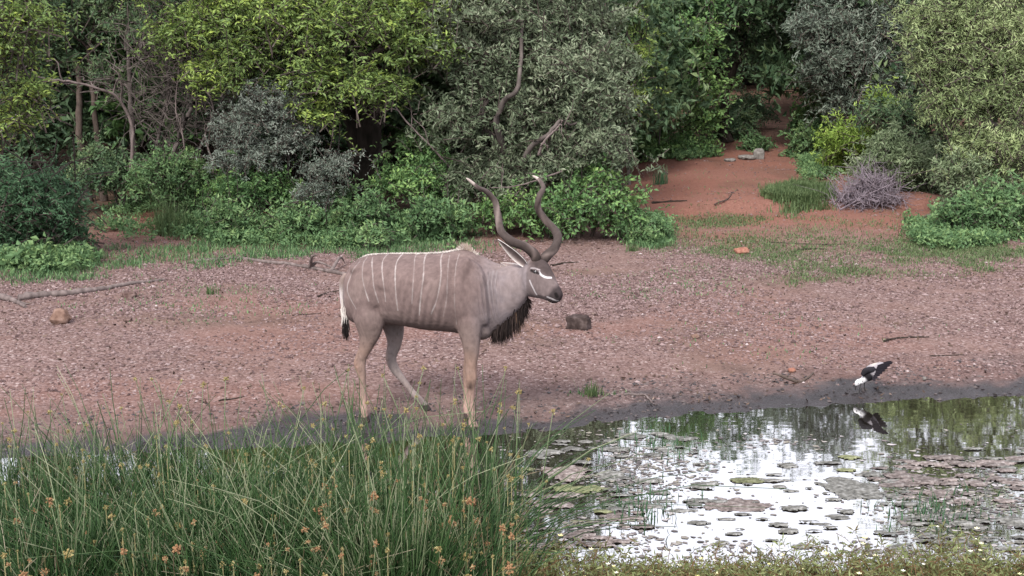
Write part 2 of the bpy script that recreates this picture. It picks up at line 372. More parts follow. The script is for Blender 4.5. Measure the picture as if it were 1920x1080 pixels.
tag(obj('water', make_mesh('water', np.stack([WX, WY, 0*WX], -1).reshape(-1, 3), F, None, True), M['water']), 'still dark pond water mirroring trees and white sky', None, None, 'structure')

# ------------------------------------------------------------------ plants: leaves, twigs, trees
def foliage(clumps, lf=9, L=.07, W=.028, tl=.4, droop=.15, shell=.5, flat=0., spread=1., seed=1, curl=.15):
    """clumps: rows (c3, r3, n twigs). Returns leaf verts, quads, v, twig tubes."""
    r = np.random.default_rng(seed)
    Cs = np.array([c[0] for c in clumps]); Rs = np.array([c[1] for c in clumps]); n = np.array([c[2] for c in clumps])
    k = np.repeat(np.arange(len(n)), n); T = len(k)
    d = randdir(T, r); d[:, 2] = np.where(d[:, 2] < -.35, -d[:, 2]*.6, d[:, 2])
    rad = shell + (1-shell)*np.sqrt(r.random(T))
    lob = 1+.22*np.sin(d[:, 0]*5+k*1.7)*np.sin(d[:, 2]*5.5+k*2.3)+.15*np.sin(d[:, 1]*7+k)
    ext = np.where(r.random(T) < .14, 1.18+.3*r.random(T), 1.)
    e = Cs[k] + Rs[k]*d*(rad*lob*ext)[:, None]*(1+.10*r.normal(size=(T, 1)))
    out = nrm(d + .75*r.normal(size=(T, 3)) + np.array([0, 0, .25]))
    ln = tl*(.4+1.1*r.random(T)**1.3)*np.where(ext > 1, 1.3, 1)
    s = e - out*ln[:, None]; mid = (s+e)/2 + r.normal(size=(T, 3))*.1*ln[:, None] + np.array([0, 0, .12])*ln[:, None]
    e = e - np.array([0, 0, 1])*(droop*ln)[:, None]
    # leaves
    tt = (np.arange(lf)+.6)/lf
    tt = tt[None] + r.normal(size=(T, lf))*.04; tt = np.clip(tt, .08, 1.02)[..., None]
    P = (1-tt)**2*s[:, None]+2*tt*(1-tt)*mid[:, None]+tt**2*e[:, None]
    tg = nrm(2*(1-tt)*(mid-s)[:, None]+2*tt*(e-mid)[:, None])
    pn = nrm(r.normal(size=(T, 3))*(1-flat) + np.array([0, 0, .55+flat]))[:, None]
    side = np.where(np.arange(lf) % 2 == 0, 1., -1.)[None, :, None]
    lat = nrm(np.cross(tg, pn))*side
    dr = nrm(.55*tg + spread*lat + .45*r.normal(size=P.shape)*(1-.6*flat))
    nn = nrm(pn + .55*r.normal(size=P.shape)*(1-.6*flat)); wv = nrm(np.cross(dr, nn)); nn = np.cross(wv, dr)
    sz = (.65+.6*r.random((T, lf, 1)))
    l = L*sz; wd = W*sz*.5
    a = P; c = P+dr*l-nn*l*curl; b1 = P+dr*l*.45+wv*wd+nn*wd*.35; b2 = P+dr*l*.45-wv*wd+nn*wd*.35
    V = np.stack([a, b1, c, b2], 2).reshape(-1, 3)
    q = np.arange(len(V)).reshape(-1, 4)
    v = np.clip(.42*r.random((T, 1))+.42*r.random((T, lf))+.06*r.normal(size=(T, lf))+.30*r.random(len(n))[k][:, None]-.04+.10*(d[:, 2:3] > .3), 0, 1)
    v = np.repeat(v.ravel(), 4)
    TP = np.stack([s, (s+2*mid+e)/4, e], 1); TR = np.stack([.012*ln+.003, .008*ln+.002, np.full(T, .0015)], 1)
    return V, q, v, TP, TR
def limb_path(a, b, sag=.1, wob=.06, n=7, r=None):
    r = r or rng; a = np.asarray(a, float); b = np.asarray(b, float); L = np.linalg.norm(b-a)
    t = np.linspace(0, 1, n)[:, None]; P = a+(b-a)*t
    P[:, 2] += sag*L*np.sin(math.pi*t[:, 0])
    P[1:-1] += r.normal(size=(n-2, 3))*wob*L*.5
    return P
def tree(name, label, cat, base, trunk, clumps, leaf, bark, group=None, limb_r=.05, seed=1, twig_n=1.0, limbs=None, **kw):
    """base: (x,y,z); trunk: list of (pts, r0, r1) in world; clumps as in foliage; each clump gets a limb from the nearest trunk end"""
    r = np.random.default_rng(seed+100)
    o = thing(name, base, label, cat, group); base = np.asarray(base, float)
    ends = []
    for (pts, r0, r1) in trunk:
        mb = MB(); P = cr(pts, max(8, len(pts)*5)); P[1:-1] += r.normal(size=P[1:-1].shape)*r0*.12
        rr_ = np.linspace(0, 1, len(P)); rad = (r0+(r1-r0)*rr_)*(1+.35*np.exp(-rr_*14)*(r0 > .04)+.06*r.normal(size=len(P)))
        tube(mb, P, rad, 9); mb.build('trunk', M[bark], o, base, True); ends += [P[-1], P[int(len(P)*.6)]]
    ends = np.array(ends)
    for (c, rad, n) in clumps:
        if limb_r <= 0: break
        c = np.asarray(c, float); k = np.argmin(np.linalg.norm(ends-c, axis=1)); a = ends[k]
        if np.linalg.norm(c-a) < .25: continue
        mb = MB(); P = cr(limb_path(a, c+np.array([0, 0, .2*rad[2]]), .08, .09, 7, r), 14)
        tube(mb, P, np.linspace(limb_r, limb_r*.22, len(P))*(.7+.5*r.random()), 6); mb.build('limb', M[bark], o, base, True)
        ends = np.vstack([ends, P[int(len(P)*.65)]]) 
    V, q, v, TP, TR = foliage(clumps, seed=seed, **kw)
    obj('crown', make_mesh('crown', V-base, q, {'v': v}), M[leaf], o)
    keep = r.random(len(TP)) < twig_n
    tv, tf = tubes(TP[keep], TR[keep], 3)
    tag(obj('twigs', make_mesh('twigs', tv-base, tf, {'v': np.zeros(len(tv))}), M['twig'], o), kind='stuff')
    return o
def blob(px, py, rpx, Y, n, ry=None, fy=1.0, fd=1.0):
    n = n*1.12
    c = at_y(px, py, Y); r = rpx*mpp(Y)
    return (c, np.array([r, r*fd, (ry*mpp(Y) if ry else r*fy)]), int(n))
def gpt(x, y): return np.array([x, y, float(height(x, y))])
def gpx(px, Y): 
    x = (px-960)/FPX*(Y*math.cos(PITCH)+2.9*math.sin(PITCH)); return gpt(x, Y)

# --- left, dark wood with thin trunks
b = gpx(165, 22.5)
tree('thicket_tree', 'dark leafed tree on two thin trunks at the left end of the thicket', 'tree', b,
     [([b, at_y(150, 250, 22.5), at_y(148, 120, 22.6)], .075, .05), ([b+[.25, .1, 0], at_y(178, 220, 22.6), at_y(165, 90, 22.8)], .06, .035)],
     [blob(60, 30, 110, 22.5, 220), blob(190, 40, 95, 22.8, 200), blob(120, 130, 80, 23.2, 150), blob(250, -40, 110, 22.5, 200), blob(20, -60, 120, 22, 160), blob(40, 190, 75, 23.6, 110), blob(60, -170, 130, 22.6, 170), blob(200, -150, 120, 22.6, 150)],
     'dark', 'bark', seed=11, L=.085, W=.04, lf=10, tl=.45, limb_r=.04)
b = gpx(255, 21.8)
tree('thicket_tree', 'slim tree with one straight grey trunk beside the leaning bare stems', 'tree', b,
     [([b, at_y(250, 260, 21.8), at_y(243, 160, 21.8), at_y(240, 60, 21.9)], .06, .03)],
     [blob(265, 60, 75, 21.9, 120), blob(330, 20, 80, 22, 130), blob(200, 150, 55, 22, 70)],
     'dark', 'barkgrey', seed=12, L=.075, W=.035, lf=9, limb_r=.028)
# near overhanging tree at left edge
b = gpt(-7.7, 15.8)
tree('overhanging_tree', 'yellow green tree reaching feathery sprays over the thorn bush', 'tree', b,
     [([b, b+[.15, .05, 1.6], b+[.5, .1, 2.9]], .1, .06)],
     [blob(-20, 90, 90, 15.8, 150, fy=.8), blob(40, 40, 80, 15.8, 130, fy=.7), blob(60, 160, 50, 15.9, 60, fy=.6), blob(20, 215, 55, 16, 60, fy=.6), blob(-60, -40, 150, 15.7, 160)],
     'acacia', 'barkgrey', seed=13, L=.075, W=.03, lf=12, tl=.5, flat=.6, droop=.25, limb_r=.035)
# bright acacia with thick dark trunk
b = gpx(688, 21)
tree('acacia_tree', 'broad yellow green feathery crown on a thick dark trunk', 'tree', b,
     [([b, at_y(690, 330, 21), at_y(684, 220, 21), at_y(700, 110, 20.9)], .27, .2), ([b+[.15, 0, .4], at_y(705, 200, 21.2), at_y(760, 60, 21)], .16, .1), ([b+[-.1, 0, .8], at_y(640, 180, 20.8), at_y(560, 60, 20.6)], .13, .08)],
     [blob(340, 70, 70, 20, 130, fy=.9), blob(420, 40, 85, 19.8, 210), blob(470, 120, 75, 19.6, 170), blob(400, 140, 55, 19.6, 100), blob(540, 60, 100, 19.6, 280), blob(600, 150, 80, 19.4, 220, fy=.8),
      blob(680, 70, 110, 19.5, 320), blob(700, 160, 75, 19.3, 190, fy=.7), blob(790, 90, 80, 19.4, 220), blob(760, 30, 100, 19.8, 240), blob(590, 205, 50, 19.3, 80, fy=.7), blob(520, -60, 140, 20.2, 240), blob(700, -70, 150, 20.4, 260), blob(330, -40, 110, 20.4, 150), blob(450, -170, 130, 20.4, 170), blob(620, -180, 130, 20.5, 170), blob(840, -20, 90, 20.2, 130)],
     'acacia', 'barkdark', seed=14, L=.085, W=.034, lf=14, tl=.48, flat=.55, droop=.3, limb_r=.07)
# silver shrub
b = gpx(520, 19.8)
tree('silver_shrub', 'silvery grey leafed shrub under the edge of the feathery crown', 'shrub', b,
     [([b, b+[-.1, 0, .5], at_y(480, 260, 19.7)], .04, .02), ([b+[.1, 0, 0], at_y(545, 240, 19.7)], .04, .02)],
     [blob(500, 215, 62, 19.4, 220), blob(450, 250, 52, 19.4, 170), blob(545, 265, 60, 19.4, 180), blob(480, 300, 60, 19.3, 170), blob(565, 195, 35, 19.5, 70), blob(430, 300, 40, 19.3, 80)],
     'silver', 'barkgrey', seed=15, L=.055, W=.018, lf=15, tl=.32, limb_r=.02)
b = gpx(618, 19.2)
tree('silver_shrub', 'low grey leafed shrub in front of the thick dark trunk', 'shrub', b,
     [([b, b+[0, 0, .5]], .03, .015)], [blob(610, 330, 48, 19, 120), blob(585, 365, 40, 18.9, 80), blob(640, 310, 30, 19, 50)],
     'silver', 'barkgrey', seed=16, L=.05, W=.018, lf=13, tl=.3, limb_r=.012)
# central olive-grey tree, foliage to the ground
b = gpx(985, 19.6)
tree('olive_grey_tree', 'large grey green tree with foliage down to the ground behind the antelope horns', 'tree', b,
     [([b, at_y(975, 330, 19.6), at_y(905, 230, 19.4), at_y(925, 170, 19.3)], .07, .035), ([b+[.1, .1, 0], at_y(935, 250, 19.1), at_y(945, 190, 18.9), at_y(972, 160, 18.8), at_y(980, 40, 19.4)], .06, .025),
      ([b+[.2, 0, 0], at_y(985, 300, 18.9), at_y(1030, 250, 18.6), at_y(1050, 225, 18.6)], .05, .025), ([b+[.3, 0, 0], at_y(1080, 200, 19.5), at_y(1120, 60, 19.6)], .07, .035)],
     [blob(870, 60, 90, 19.6, 250), blob(900, 160, 75, 19.5, 190), blob(860, 240, 75, 19.4, 190), blob(990, 90, 100, 19.7, 300), blob(1080, 60, 95, 19.8, 280), blob(1060, 150, 85, 19.2, 250), blob(1000, 230, 85, 19.4, 200),
      blob(1120, 190, 70, 19, 210), blob(1110, 280, 80, 18.9, 240), blob(1040, 320, 85, 19.1, 220), blob(960, 330, 80, 19.4, 200), blob(890, 340, 70, 19.4, 170), blob(1000, -40, 120, 19.9, 240), blob(900, -150, 120, 20.2, 170), blob(1040, -150, 120, 20.1, 170), blob(1110, -50, 110, 20, 200), blob(870, -50, 100, 20.2, 160), blob(1150, 120, 50, 19.2, 90)],
     'olive', 'barkgrey', seed=17, L=.09, W=.032, lf=15, tl=.42, limb_r=.03)
b = gpx(1085, 18.6)
tree('dark_bush', 'glossy dark green bush at the foot of the large grey green tree', 'bush', b,
     [([b, b+[0, 0, .5]], .03, .015), ([b+[.2, .1, 0], b+[.35, .1, .5]], .03, .015)],
     [blob(1080, 400, 75, 18.5, 260), blob(1010, 410, 60, 18.7, 160), blob(1150, 390, 58, 18.6, 170), blob(1180, 420, 40, 18.5, 80, fy=.7), blob(1110, 345, 55, 18.6, 130), blob(940, 400, 55, 18.9, 130)],
     'broad', 'bark', seed=18, L=.075, W=.042, lf=10, tl=.33, limb_r=.015)
# trees right of centre, dark, beside the track
b = gpx(1225, 30)
tree('thicket_tree', 'tall dark green leafy tree left of the dirt track, leaves to the ground', 'tree', b,
     [([b, at_y(1232, 180, 30), at_y(1228, 60, 30)], .07, .04), ([b+[.3, 0, 0], at_y(1255, 170, 30), at_y(1270, 40, 30)], .06, .03)],
     [blob(1210, 60, 70, 29.8, 230), blob(1275, 100, 80, 29.5, 300), blob(1240, 180, 75, 29.6, 240), blob(1310, 170, 55, 29.7, 160), blob(1290, 30, 70, 29.8, 230), blob(1200, 140, 50, 29.8, 120), blob(1225, 245, 50, 29.4, 120), blob(1270, -30, 80, 30, 200), blob(1210, -110, 85, 30, 170), blob(1285, -190, 90, 30, 190), blob(1180, -60, 70, 30, 120), blob(1310, 230, 45, 29.6, 100)],
     'broad', 'bark', seed=19, L=.11, W=.06, lf=10, tl=.5, limb_r=.05)
b = gpx(1362, 32)
tree('thicket_tree', 'dark tree with leaning black trunk arching over the dirt track', 'tree', b,
     [([b, at_y(1358, 190, 32), at_y(1378, 120, 32), at_y(1400, 50, 32)], .14, .08), ([b+[.1, .2, 0], at_y(1345, 130, 32.2), at_y(1330, 40, 32)], .1, .05)],
     [blob(1370, 30, 80, 31.5, 280), blob(1440, 40, 70, 31.8, 240), blob(1420, 100, 50, 32, 130), blob(1480, 20, 60, 32.4, 170), blob(1330, 60, 60, 31.6, 150), blob(1400, -50, 110, 32, 240), blob(1350, -150, 100, 32, 200), blob(1450, -140, 110, 32, 220), blob(1400, -230, 100, 32, 180), blob(1500, -70, 80, 32.4, 150), blob(1485, 90, 40, 32.6, 80)],
     'dark', 'barkdark', seed=20, L=.12, W=.065, lf=10, tl=.5, limb_r=.07)
b = gpx(1180, 25)
tree('vine_tree', 'thin olive leafed sapling between the grey green tree and the red clearing', 'tree', b,
     [([b, at_y(1170, 150, 25), at_y(1178, 40, 25)], .04, .02)],
     [blob(1190, 105, 55, 24.8, 90), blob(1165, 190, 45, 24.8, 80), blob(1170, 40, 50, 25, 80)],
     'acacia', 'barkgrey', seed=21, L=.09, W=.035, lf=12, tl=.5, flat=.4, limb_r=.02)
# blue-grey tree
b = gpx(1600, 28)
tree('blue_grey_tree', 'blue grey leafed tree with drooping sprays right of the dirt track', 'tree', b,
     [([b, at_y(1600, 190, 28), at_y(1590, 60, 28)], .1, .06)],
     [blob(1545, 60, 70, 27.7, 230), blob(1600, 120, 75, 27.5, 260), blob(1660, 60, 75, 27.6, 240), blob(1540, 140, 50, 27.8, 130), blob(1650, 170, 65, 27.4, 190), blob(1590, -10, 90, 28, 230), blob(1560, -110, 100, 28, 200), blob(1650, -90, 100, 28, 200), blob(1600, -180, 90, 28, 150), blob(1585, 200, 50, 27.6, 120), blob(1690, 140, 50, 27.4, 110)],
     'bluegrey', 'bark', seed=22, L=.11, W=.034, lf=14, tl=.55, droop=.3, limb_r=.05)
# pale tree far right
b = gpx(1850, 22)
tree('pale_tree', 'pale silvery green tree with fine drooping leaves at the right end', 'tree', b,
     [([b, at_y(1850, 250, 22), at_y(1840, 80, 22)], .12, .07), ([b+[.3, .1, 0], at_y(1910, 200, 22), at_y(1930, 40, 22)], .08, .05)],
     [blob(1745, 50, 70, 21.6, 240), blob(1800, 120, 80, 21.4, 280), blob(1860, 60, 90, 21.4, 320), blob(1780, 200, 65, 21.2, 190), blob(1870, 190, 80, 21.2, 250), blob(1920, 130, 80, 21.4, 220), blob(1840, 280, 70, 21, 190), blob(1910, 290, 75, 21, 190), blob(1800, -40, 120, 21.8, 260), blob(1930, -30, 100, 21.8, 180), blob(1900, -120, 120, 21.9, 200), blob(1860, -220, 120, 22, 170), blob(1780, -120, 100, 22, 150), blob(1960, -210, 120, 22, 150), blob(1990, 60, 100, 21.9, 130), blob(1740, 120, 45, 21.6, 90)],
     'pale', 'barkgrey', seed=23, L=.085, W=.02, lf=18, tl=.5, droop=.45, limb_r=.05)
b = gpx(1720, 24.5)
tree('dark_bush', 'shadowy green bush between the blue grey and the pale tree', 'bush', b,
     [([b, b+[0, 0, .8]], .05, .03)],
     [blob(1720, 230, 70, 24.3, 220), blob(1760, 290, 60, 24.2, 170), blob(1690, 290, 50, 24.3, 110), blob(1650, 220, 42, 24.6, 80), blob(1830, 330, 60, 23.5, 140)],
     'dark', 'bark', seed=24, L=.09, W=.045, lf=10, tl=.4, limb_r=.02)
for (nm, lb, px, Yd, cl, lf_, sd_, kw) in [
    ('leafy_shrub', 'bright yellow green shrub on the right edge of the red clearing', 1600, 25.5, [(1590, 270, 48, 200), (1640, 290, 45, 160), (1570, 310, 36, 110), (1650, 190, 26, 50), (1610, 320, 45, 120)], 'bright', 31, dict(L=.1, W=.035, lf=13, tl=.4)),
    ('sage_shrub', 'sage green shrub behind the heap of dead grey twigs', 1690, 23, [(1690, 310, 62, 220), (1640, 325, 45, 130), (1740, 335, 58, 190), (1760, 370, 45, 130), (1700, 370, 55, 150), (1660, 280, 36, 90)], 'sage', 32, dict(L=.1, W=.03, lf=13, tl=.36)),
    ('sage_shrub', 'tall sage green shrub at the foot of the pale tree', 1800, 21, [(1800, 330, 55, 150), (1840, 350, 55, 150), (1900, 340, 60, 150), (1800, 390, 42, 100)], 'sage', 33, dict(L=.085, W=.03, lf=12, tl=.36)),
    ('weed_bush', 'dense dark green broad leafed bush behind the short grass', 1860, 18.8, [(1800, 405, 42, 150), (1850, 400, 58, 220), (1910, 400, 62, 220), (1880, 440, 48, 150), (1930, 440, 50, 120), (1820, 440, 32, 80)], 'weed', 34, dict(L=.075, W=.045, lf=10, tl=.32)),
    ('weed_bush', 'small green bush beside the bare red lip of the clearing', 1720, 20.3, [(1715, 425, 26, 60), (1745, 430, 26, 60), (1765, 405, 22, 40)], 'weed', 35, dict(L=.07, W=.038, lf=9, tl=.25)),
    ('thorn_bush', 'dark green feathery thorn bush at the left edge of the gravel', 60, 17, [(40, 370, 75, 330), (100, 390, 58, 250), (60, 440, 80, 330), (0, 420, 70, 230), (120, 440, 42, 130), (20, 480, 50, 150), (-30, 350, 60, 150), (90, 350, 40, 110)], 'thorn', 36, dict(L=.07, W=.024, lf=15, tl=.5, flat=.5, droop=.3)),
    ('weed_bush', 'low leafy plant at the foot of the feathery thorn bush', 55, 16.3, [(55, 480, 26, 36), (15, 505, 30, 60), (80, 500, 22, 30)], 'weed', 37, dict(L=.10, W=.07, lf=6, tl=.22)),
    ('leafy_shrub', 'green shrub with whitish leaf tips in front of the leaning bare stems', 320, 20.2, [(310, 325, 48, 160), (360, 330, 45, 140), (270, 345, 40, 110), (330, 365, 42, 110)], 'weed', 38, dict(L=.07, W=.032, lf=11, tl=.33)),
    ('leafy_shrub', 'dark leafy shrub below the silvery shrub', 470, 19.5, [(470, 355, 55, 170), (520, 370, 50, 150), (425, 365, 42, 110), (560, 390, 38, 80)], 'broad', 39, dict(L=.07, W=.034, lf=10, tl=.33)),
    ('leafy_shrub', 'dark leafy shrub in the gloom left of the thick trunk', 230, 21.3, [(200, 340, 42, 110), (240, 320, 45, 110), (180, 300, 40, 80), (150, 340, 40, 80)], 'dark', 40, dict(L=.08, W=.04, lf=9, tl=.35)),
    ('leafy_shrub', 'leafy shrub between the thick trunk and the grey green tree', 790, 19.6, [(790, 350, 55, 180), (840, 370, 50, 160), (740, 345, 50, 140), (820, 310, 45, 110), (780, 280, 42, 70)], 'broad', 41, dict(L=.07, W=.036, lf=10, tl=.33)),
    ('weed_plant', 'bright green nettle like plant left of the antelope horns', 815, 18.6, [(810, 410, 42, 120), (850, 415, 36, 90), (780, 425, 36, 80), (820, 440, 40, 80)], 'weed', 42, dict(L=.085, W=.045, lf=9, tl=.28)),
    ('weed_plant', 'green plant at the edge of the bank by the slim trees', 690, 18.8, [(690, 400, 45, 110), (650, 415, 40, 100), (725, 420, 38, 80), (690, 440, 40, 80)], 'weed', 43, dict(L=.075, W=.032, lf=10, tl=.28)),
    ('weed_plant', 'green plant left of the low grey shrub', 560, 18.6, [(560, 420, 42, 110), (520, 430, 40, 100), (600, 430, 38, 90), (560, 450, 40, 70)], 'weed', 44, dict(L=.075, W=.034, lf=10, tl=.28)),
    ('weed_plant', 'green plant by the bare red patch behind the fallen branch', 430, 18.7, [(430, 410, 38, 90), (460, 430, 36, 80), (400, 425, 32, 60), (440, 450, 34, 50)], 'weed', 45, dict(L=.075, W=.034, lf=10, tl=.28)),
    ('weed_plant', 'leafy green plant on the bare red patch behind the fallen branch', 700, 17.9, [(700, 445, 30, 60), (660, 450, 26, 50), (740, 450, 30, 55)], 'weed', 46, dict(L=.07, W=.03, lf=9, tl=.22)),
    ('track_shrub', 'low green shrub among stones in the middle of the track', 1420, 30.5, [(1420, 270, 26, 70), (1400, 285, 20, 40), (1440, 285, 18, 36)], 'weed', 47, dict(L=.1, W=.045, lf=8, tl=.3)),
    ('track_shrub', 'dark green shrub under the tall leafy tree by the clearing', 1220, 29, [(1200, 285, 36, 90), (1245, 285, 36, 90), (1290, 280, 34, 80), (1180, 260, 36, 70), (1325, 290, 26, 50)], 'broad', 48, dict(L=.11, W=.055, lf=8, tl=.35)),
    ('track_shrub', 'leafy green shrub at the right side of the track mouth', 1520, 29, [(1510, 265, 34, 90), (1545, 250, 36, 90), (1535, 285, 34, 80), (1490, 290, 20, 40)], 'weed', 49, dict(L=.1, W=.05, lf=9, tl=.35)),
    ('track_shrub', 'shaded grassy bush against the black leaning trunk', 1400, 34, [(1400, 200, 36, 90), (1430, 215, 28, 50), (1370, 220, 34, 70), (1350, 250, 34, 70)], 'dark', 50, dict(L=.12, W=.03, lf=10, tl=.4)),
    ('track_shrub', 'shady leafy shrub crowding the left side of the track', 1375, 32.5, [(1350, 235, 36, 100), (1385, 250, 30, 80), (1400, 225, 26, 60), (1340, 270, 30, 70)], 'dark', 53, dict(L=.11, W=.05, lf=9, tl=.35)),
    ('track_shrub', 'shady leafy shrub crowding the right side of the track', 1530, 32.5, [(1520, 215, 34, 100), (1555, 200, 34, 100), (1500, 240, 26, 60), (1540, 170, 34, 80)], 'broad', 54, dict(L=.11, W=.05, lf=9, tl=.35)),
    ('weed_plant', 'green creeper at the right foot of the glossy dark bush', 1215, 18.4, [(1205, 440, 30, 70), (1235, 430, 26, 50), (1180, 455, 26, 50)], 'weed', 51, dict(L=.06, W=.03, lf=9, tl=.2)),
    ('far_shrub', 'pale green shrub at the far end of the track', 1460, 46, [(1440, 140, 30, 90), (1480, 150, 30, 90), (1510, 130, 36, 90), (1420, 120, 24, 50)], 'pale', 52, dict(L=.14, W=.06, lf=9, tl=.5)),
]:
    b = gpx(px, Yd)
    st = []
    for k in range(3):
        c = cl[k % len(cl)]; st.append(([b+[.08*(k-1), .05*k, -.02], (b+at_y(c[0], c[1], Yd))/2+[0, 0, .06], at_y(c[0], c[1], Yd)], .018, .006))
    tree(nm, lb, 'shrub' if 'shrub' in nm else ('bush' if 'bush' in nm else 'plant'), b, st,
         [blob(x, y, r_, Yd+.12*((i*7) % 5-2), int(n*1.1)) for i, (x, y, r_, n) in enumerate(cl)], lf_, 'barkgrey', seed=sd_, limb_r=.009, twig_n=.6, **kw)

# background trees: one crown in two shapes, copied through the wood behind
proto = []
for k in range(3):
    rr_ = np.random.default_rng(60+k)
    cl = [(np.array([rr_.normal()*.9, rr_.normal()*.9, 1.0+2.6*rr_.random()]), np.array([.9, .9, .75])*(.8+.5*rr_.random()), 120) for i in range(16)]
    z0 = np.zeros(3)
    o = tree('background_tree', 'dark leafy tree deep in the wood behind the front thicket', 'tree', z0, [([z0, [.05, .05, 1.2], [.1, 0, 2.6]], .1, .05)], cl,
             ['dark', 'broad', 'dark'][k], 'barkdark', group='trees in the wood behind', seed=61+k, L=.17, W=.085, lf=9, tl=.55, limb_r=.04, twig_n=.4)
    proto.append(o)
def copy_tree(o, loc, rz, s):
    c = o.copy(); col.objects.link(c); c.location = loc; c.rotation_euler = (0, 0, rz); c.scale = (s, s, s)
    for ch in o.children:
        d = ch.copy(); col.objects.link(d); d.parent = c
    return c
spots = []
rr_ = np.random.default_rng(5)
for Yd, x0, x1, st in ((25.0, -9, 1.8, 1.7), (28.5, -11, 2.6, 1.9), (33, -13, 4.2, 2.2), (31, 8.2, 15, 2.0), (38, 9.5, 19, 2.4), (40, -15, 5.5, 2.6), (52, -20, 24, 2.6), (60, -22, 28, 2.8)):
    x = x0
    while x < x1:
        spots.append((x+.4*rr_.normal(), Yd+.7*rr_.normal())); x += st
used = [False]*3
spots += [(8.4, 45), (9.8, 46.5), (7.0, 46), (9.0, 49), (6.0, 43.5), (11.3, 44)]
for i, (x, y) in enumerate(spots):
    k = i % 3; s = (1.0+.35*rr_.random())*(1.0 if y < 45 else 1.15); rz = rr_.random()*6.28; loc = gpt(x, y)
    if not used[k]: proto[k].location = loc; proto[k].rotation_euler = (0, 0, rz); proto[k].scale = (s,)*3; used[k] = True
    else: copy_tree(proto[k], loc, rz, s)

# --- bare leaning stems and tangle at left
def bare(name, label, cat, pts, r0, r1, bark, group=None, forks=3, seed=1, spread=.5):
    r = np.random.default_rng(seed); pts = np.asarray(pts, float); base = pts[0]
    o = thing(name, base, label, cat, group); mb = MB(); P = cr(pts, max(10, len(pts)*6)); P[1:-1] += r.normal(size=P[1:-1].shape)*r0*.15
    tube(mb, P, np.linspace(r0, r1, len(P))*(1+.07*r.normal(size=len(P))), 7); mb.build('stem', M[bark], o, base, True)
    L = np.linalg.norm(pts[-1]-pts[0])
    for k in range(forks):
        i = int(len(P)*(.25+.65*(k+.5)/max(forks, 1))); i = min(i, len(P)-2); d = nrm(P[i+1]-P[i-1]); q = nrm(d+spread*1.6*r.normal(size=3)*[1, .6, 1])
        l = L*(.2+.3*r.random()); mb = MB(); e = P[i]+q*l
        tube(mb, cr(limb_path(P[i], e, .1, .16, 6, r), 12), np.linspace(r1+(r0-r1)*.3, .002, 12)*.8, 5); mb.build('branch', M[bark], o, base, True)
    return o
for i, (lb, pts, r0, r1, bk, fk) in enumerate([
    ('grey bare stem leaning right beside the silvery shrub', [(320, 300, 21), (345, 235, 20.9), (370, 175, 20.8), (395, 120, 20.8)], .06, .04, 'barkgrey', 4),
    ('bare stem leaning across behind the thicker leaning stem', [(365, 300, 21.2), (395, 230, 21.1), (425, 175, 21), (470, 120, 21)], .03, .015, 'barkgrey', 4),
    ('slender upright grey stem with a kinked top in the bare tangle', [(290, 310, 21.4), (300, 240, 21.4), (315, 180, 21.4), (312, 110, 21.5)], .045, .03, 'barkgrey', 4),
    ('pale arching dead branch sweeping left to right in front of the thin trunks', [(245, 320, 20.9), (248, 240, 20.9), (222, 185, 20.8), (180, 165, 20.6), (110, 150, 20.4), (70, 155, 20.3)], .04, .02, 'deadwood', 5),
    ('dark curved dead stem behind the feathery thorn bush', [(100, 360, 18), (112, 320, 18), (140, 303, 18), (170, 295, 18.1)], .035, .012, 'barkdark', 3),
    ('pair of thin pale stems crossing in the bare tangle', [(350, 310, 20.6), (342, 250, 20.6), (330, 200, 20.7), (335, 130, 20.8)], .02, .01, 'deadwood', 5),
    ('twisted thin stem rising at the left of the silvery shrub', [(400, 305, 20.3), (385, 255, 20.3), (400, 210, 20.3), (390, 170, 20.4)], .022, .01, 'deadwood', 5),
    ('vertical liana hanging down left of the thick dark trunk', [(630, 320, 19.9), (637, 240, 19.9), (630, 180, 19.9)], .015, .01, 'barkgrey', 2),
    ('slanting bare branch right of the thick dark trunk', [(850, 320, 19.2), (805, 272, 19.1), (760, 225, 19.1), (735, 190, 19.2)], .022, .012, 'deadwood', 3),
    ('pale bare branch sticking out of the grey green tree above the horns', [(1055, 320, 18.4), (1000, 340, 18.3), (960, 350, 18.3), (920, 352, 18.3)], .018, .008, 'deadwood', 3),
    ('bent pale branch in the middle of the grey green tree', [(1010, 290, 18.5), (1020, 265, 18.4), (1045, 240, 18.4), (1055, 225, 18.4)], .03, .012, 'deadwood', 3),
    ('white stemmed spiny branch low at the left wood edge', [(-10, 260, 18.5), (30, 215, 18.5), (60, 212, 18.5), (75, 185, 18.5)], .012, .005, 'deadgrey', 6),
    ('thin pale stem standing left of the leafy tree by the track', [(1236, 270, 28.5), (1240, 190, 28.5), (1243, 120, 28.5)], .02, .012, 'barkgrey', 2),
]):
    bare('bare_stem', lb, 'bare stem', [at_y(*q) for q in pts], r0*.75, r1*.75, bk, None, fk, 200+i)
b = gpx(330, 21.6); r = np.random.default_rng(77)
o = thing('twig_tangle', b, 'tangle of thin bare purple grey twigs between the leaning stems', 'thicket')
def twig_cloud(c, rad, n, ln, rd, r):
    d = randdir(n, r)*np.cbrt(r.random((n, 1))); s = np.asarray(c)+d*rad
    q = nrm(r.normal(size=(n, 3))*[1, .7, 1]+[0, 0, .25]); l = ln*(.4+r.random((n, 1)))
    P = np.stack([s, s+q*l*.35+r.normal(size=(n, 3))*.09*l, s+q*l*.7+r.normal(size=(n, 3))*.13*l, s+q*l+r.normal(size=(n, 3))*.16*l], 1)
    return P, np.outer(.5+r.random(n), [rd, rd*.8, rd*.5, rd*.2])
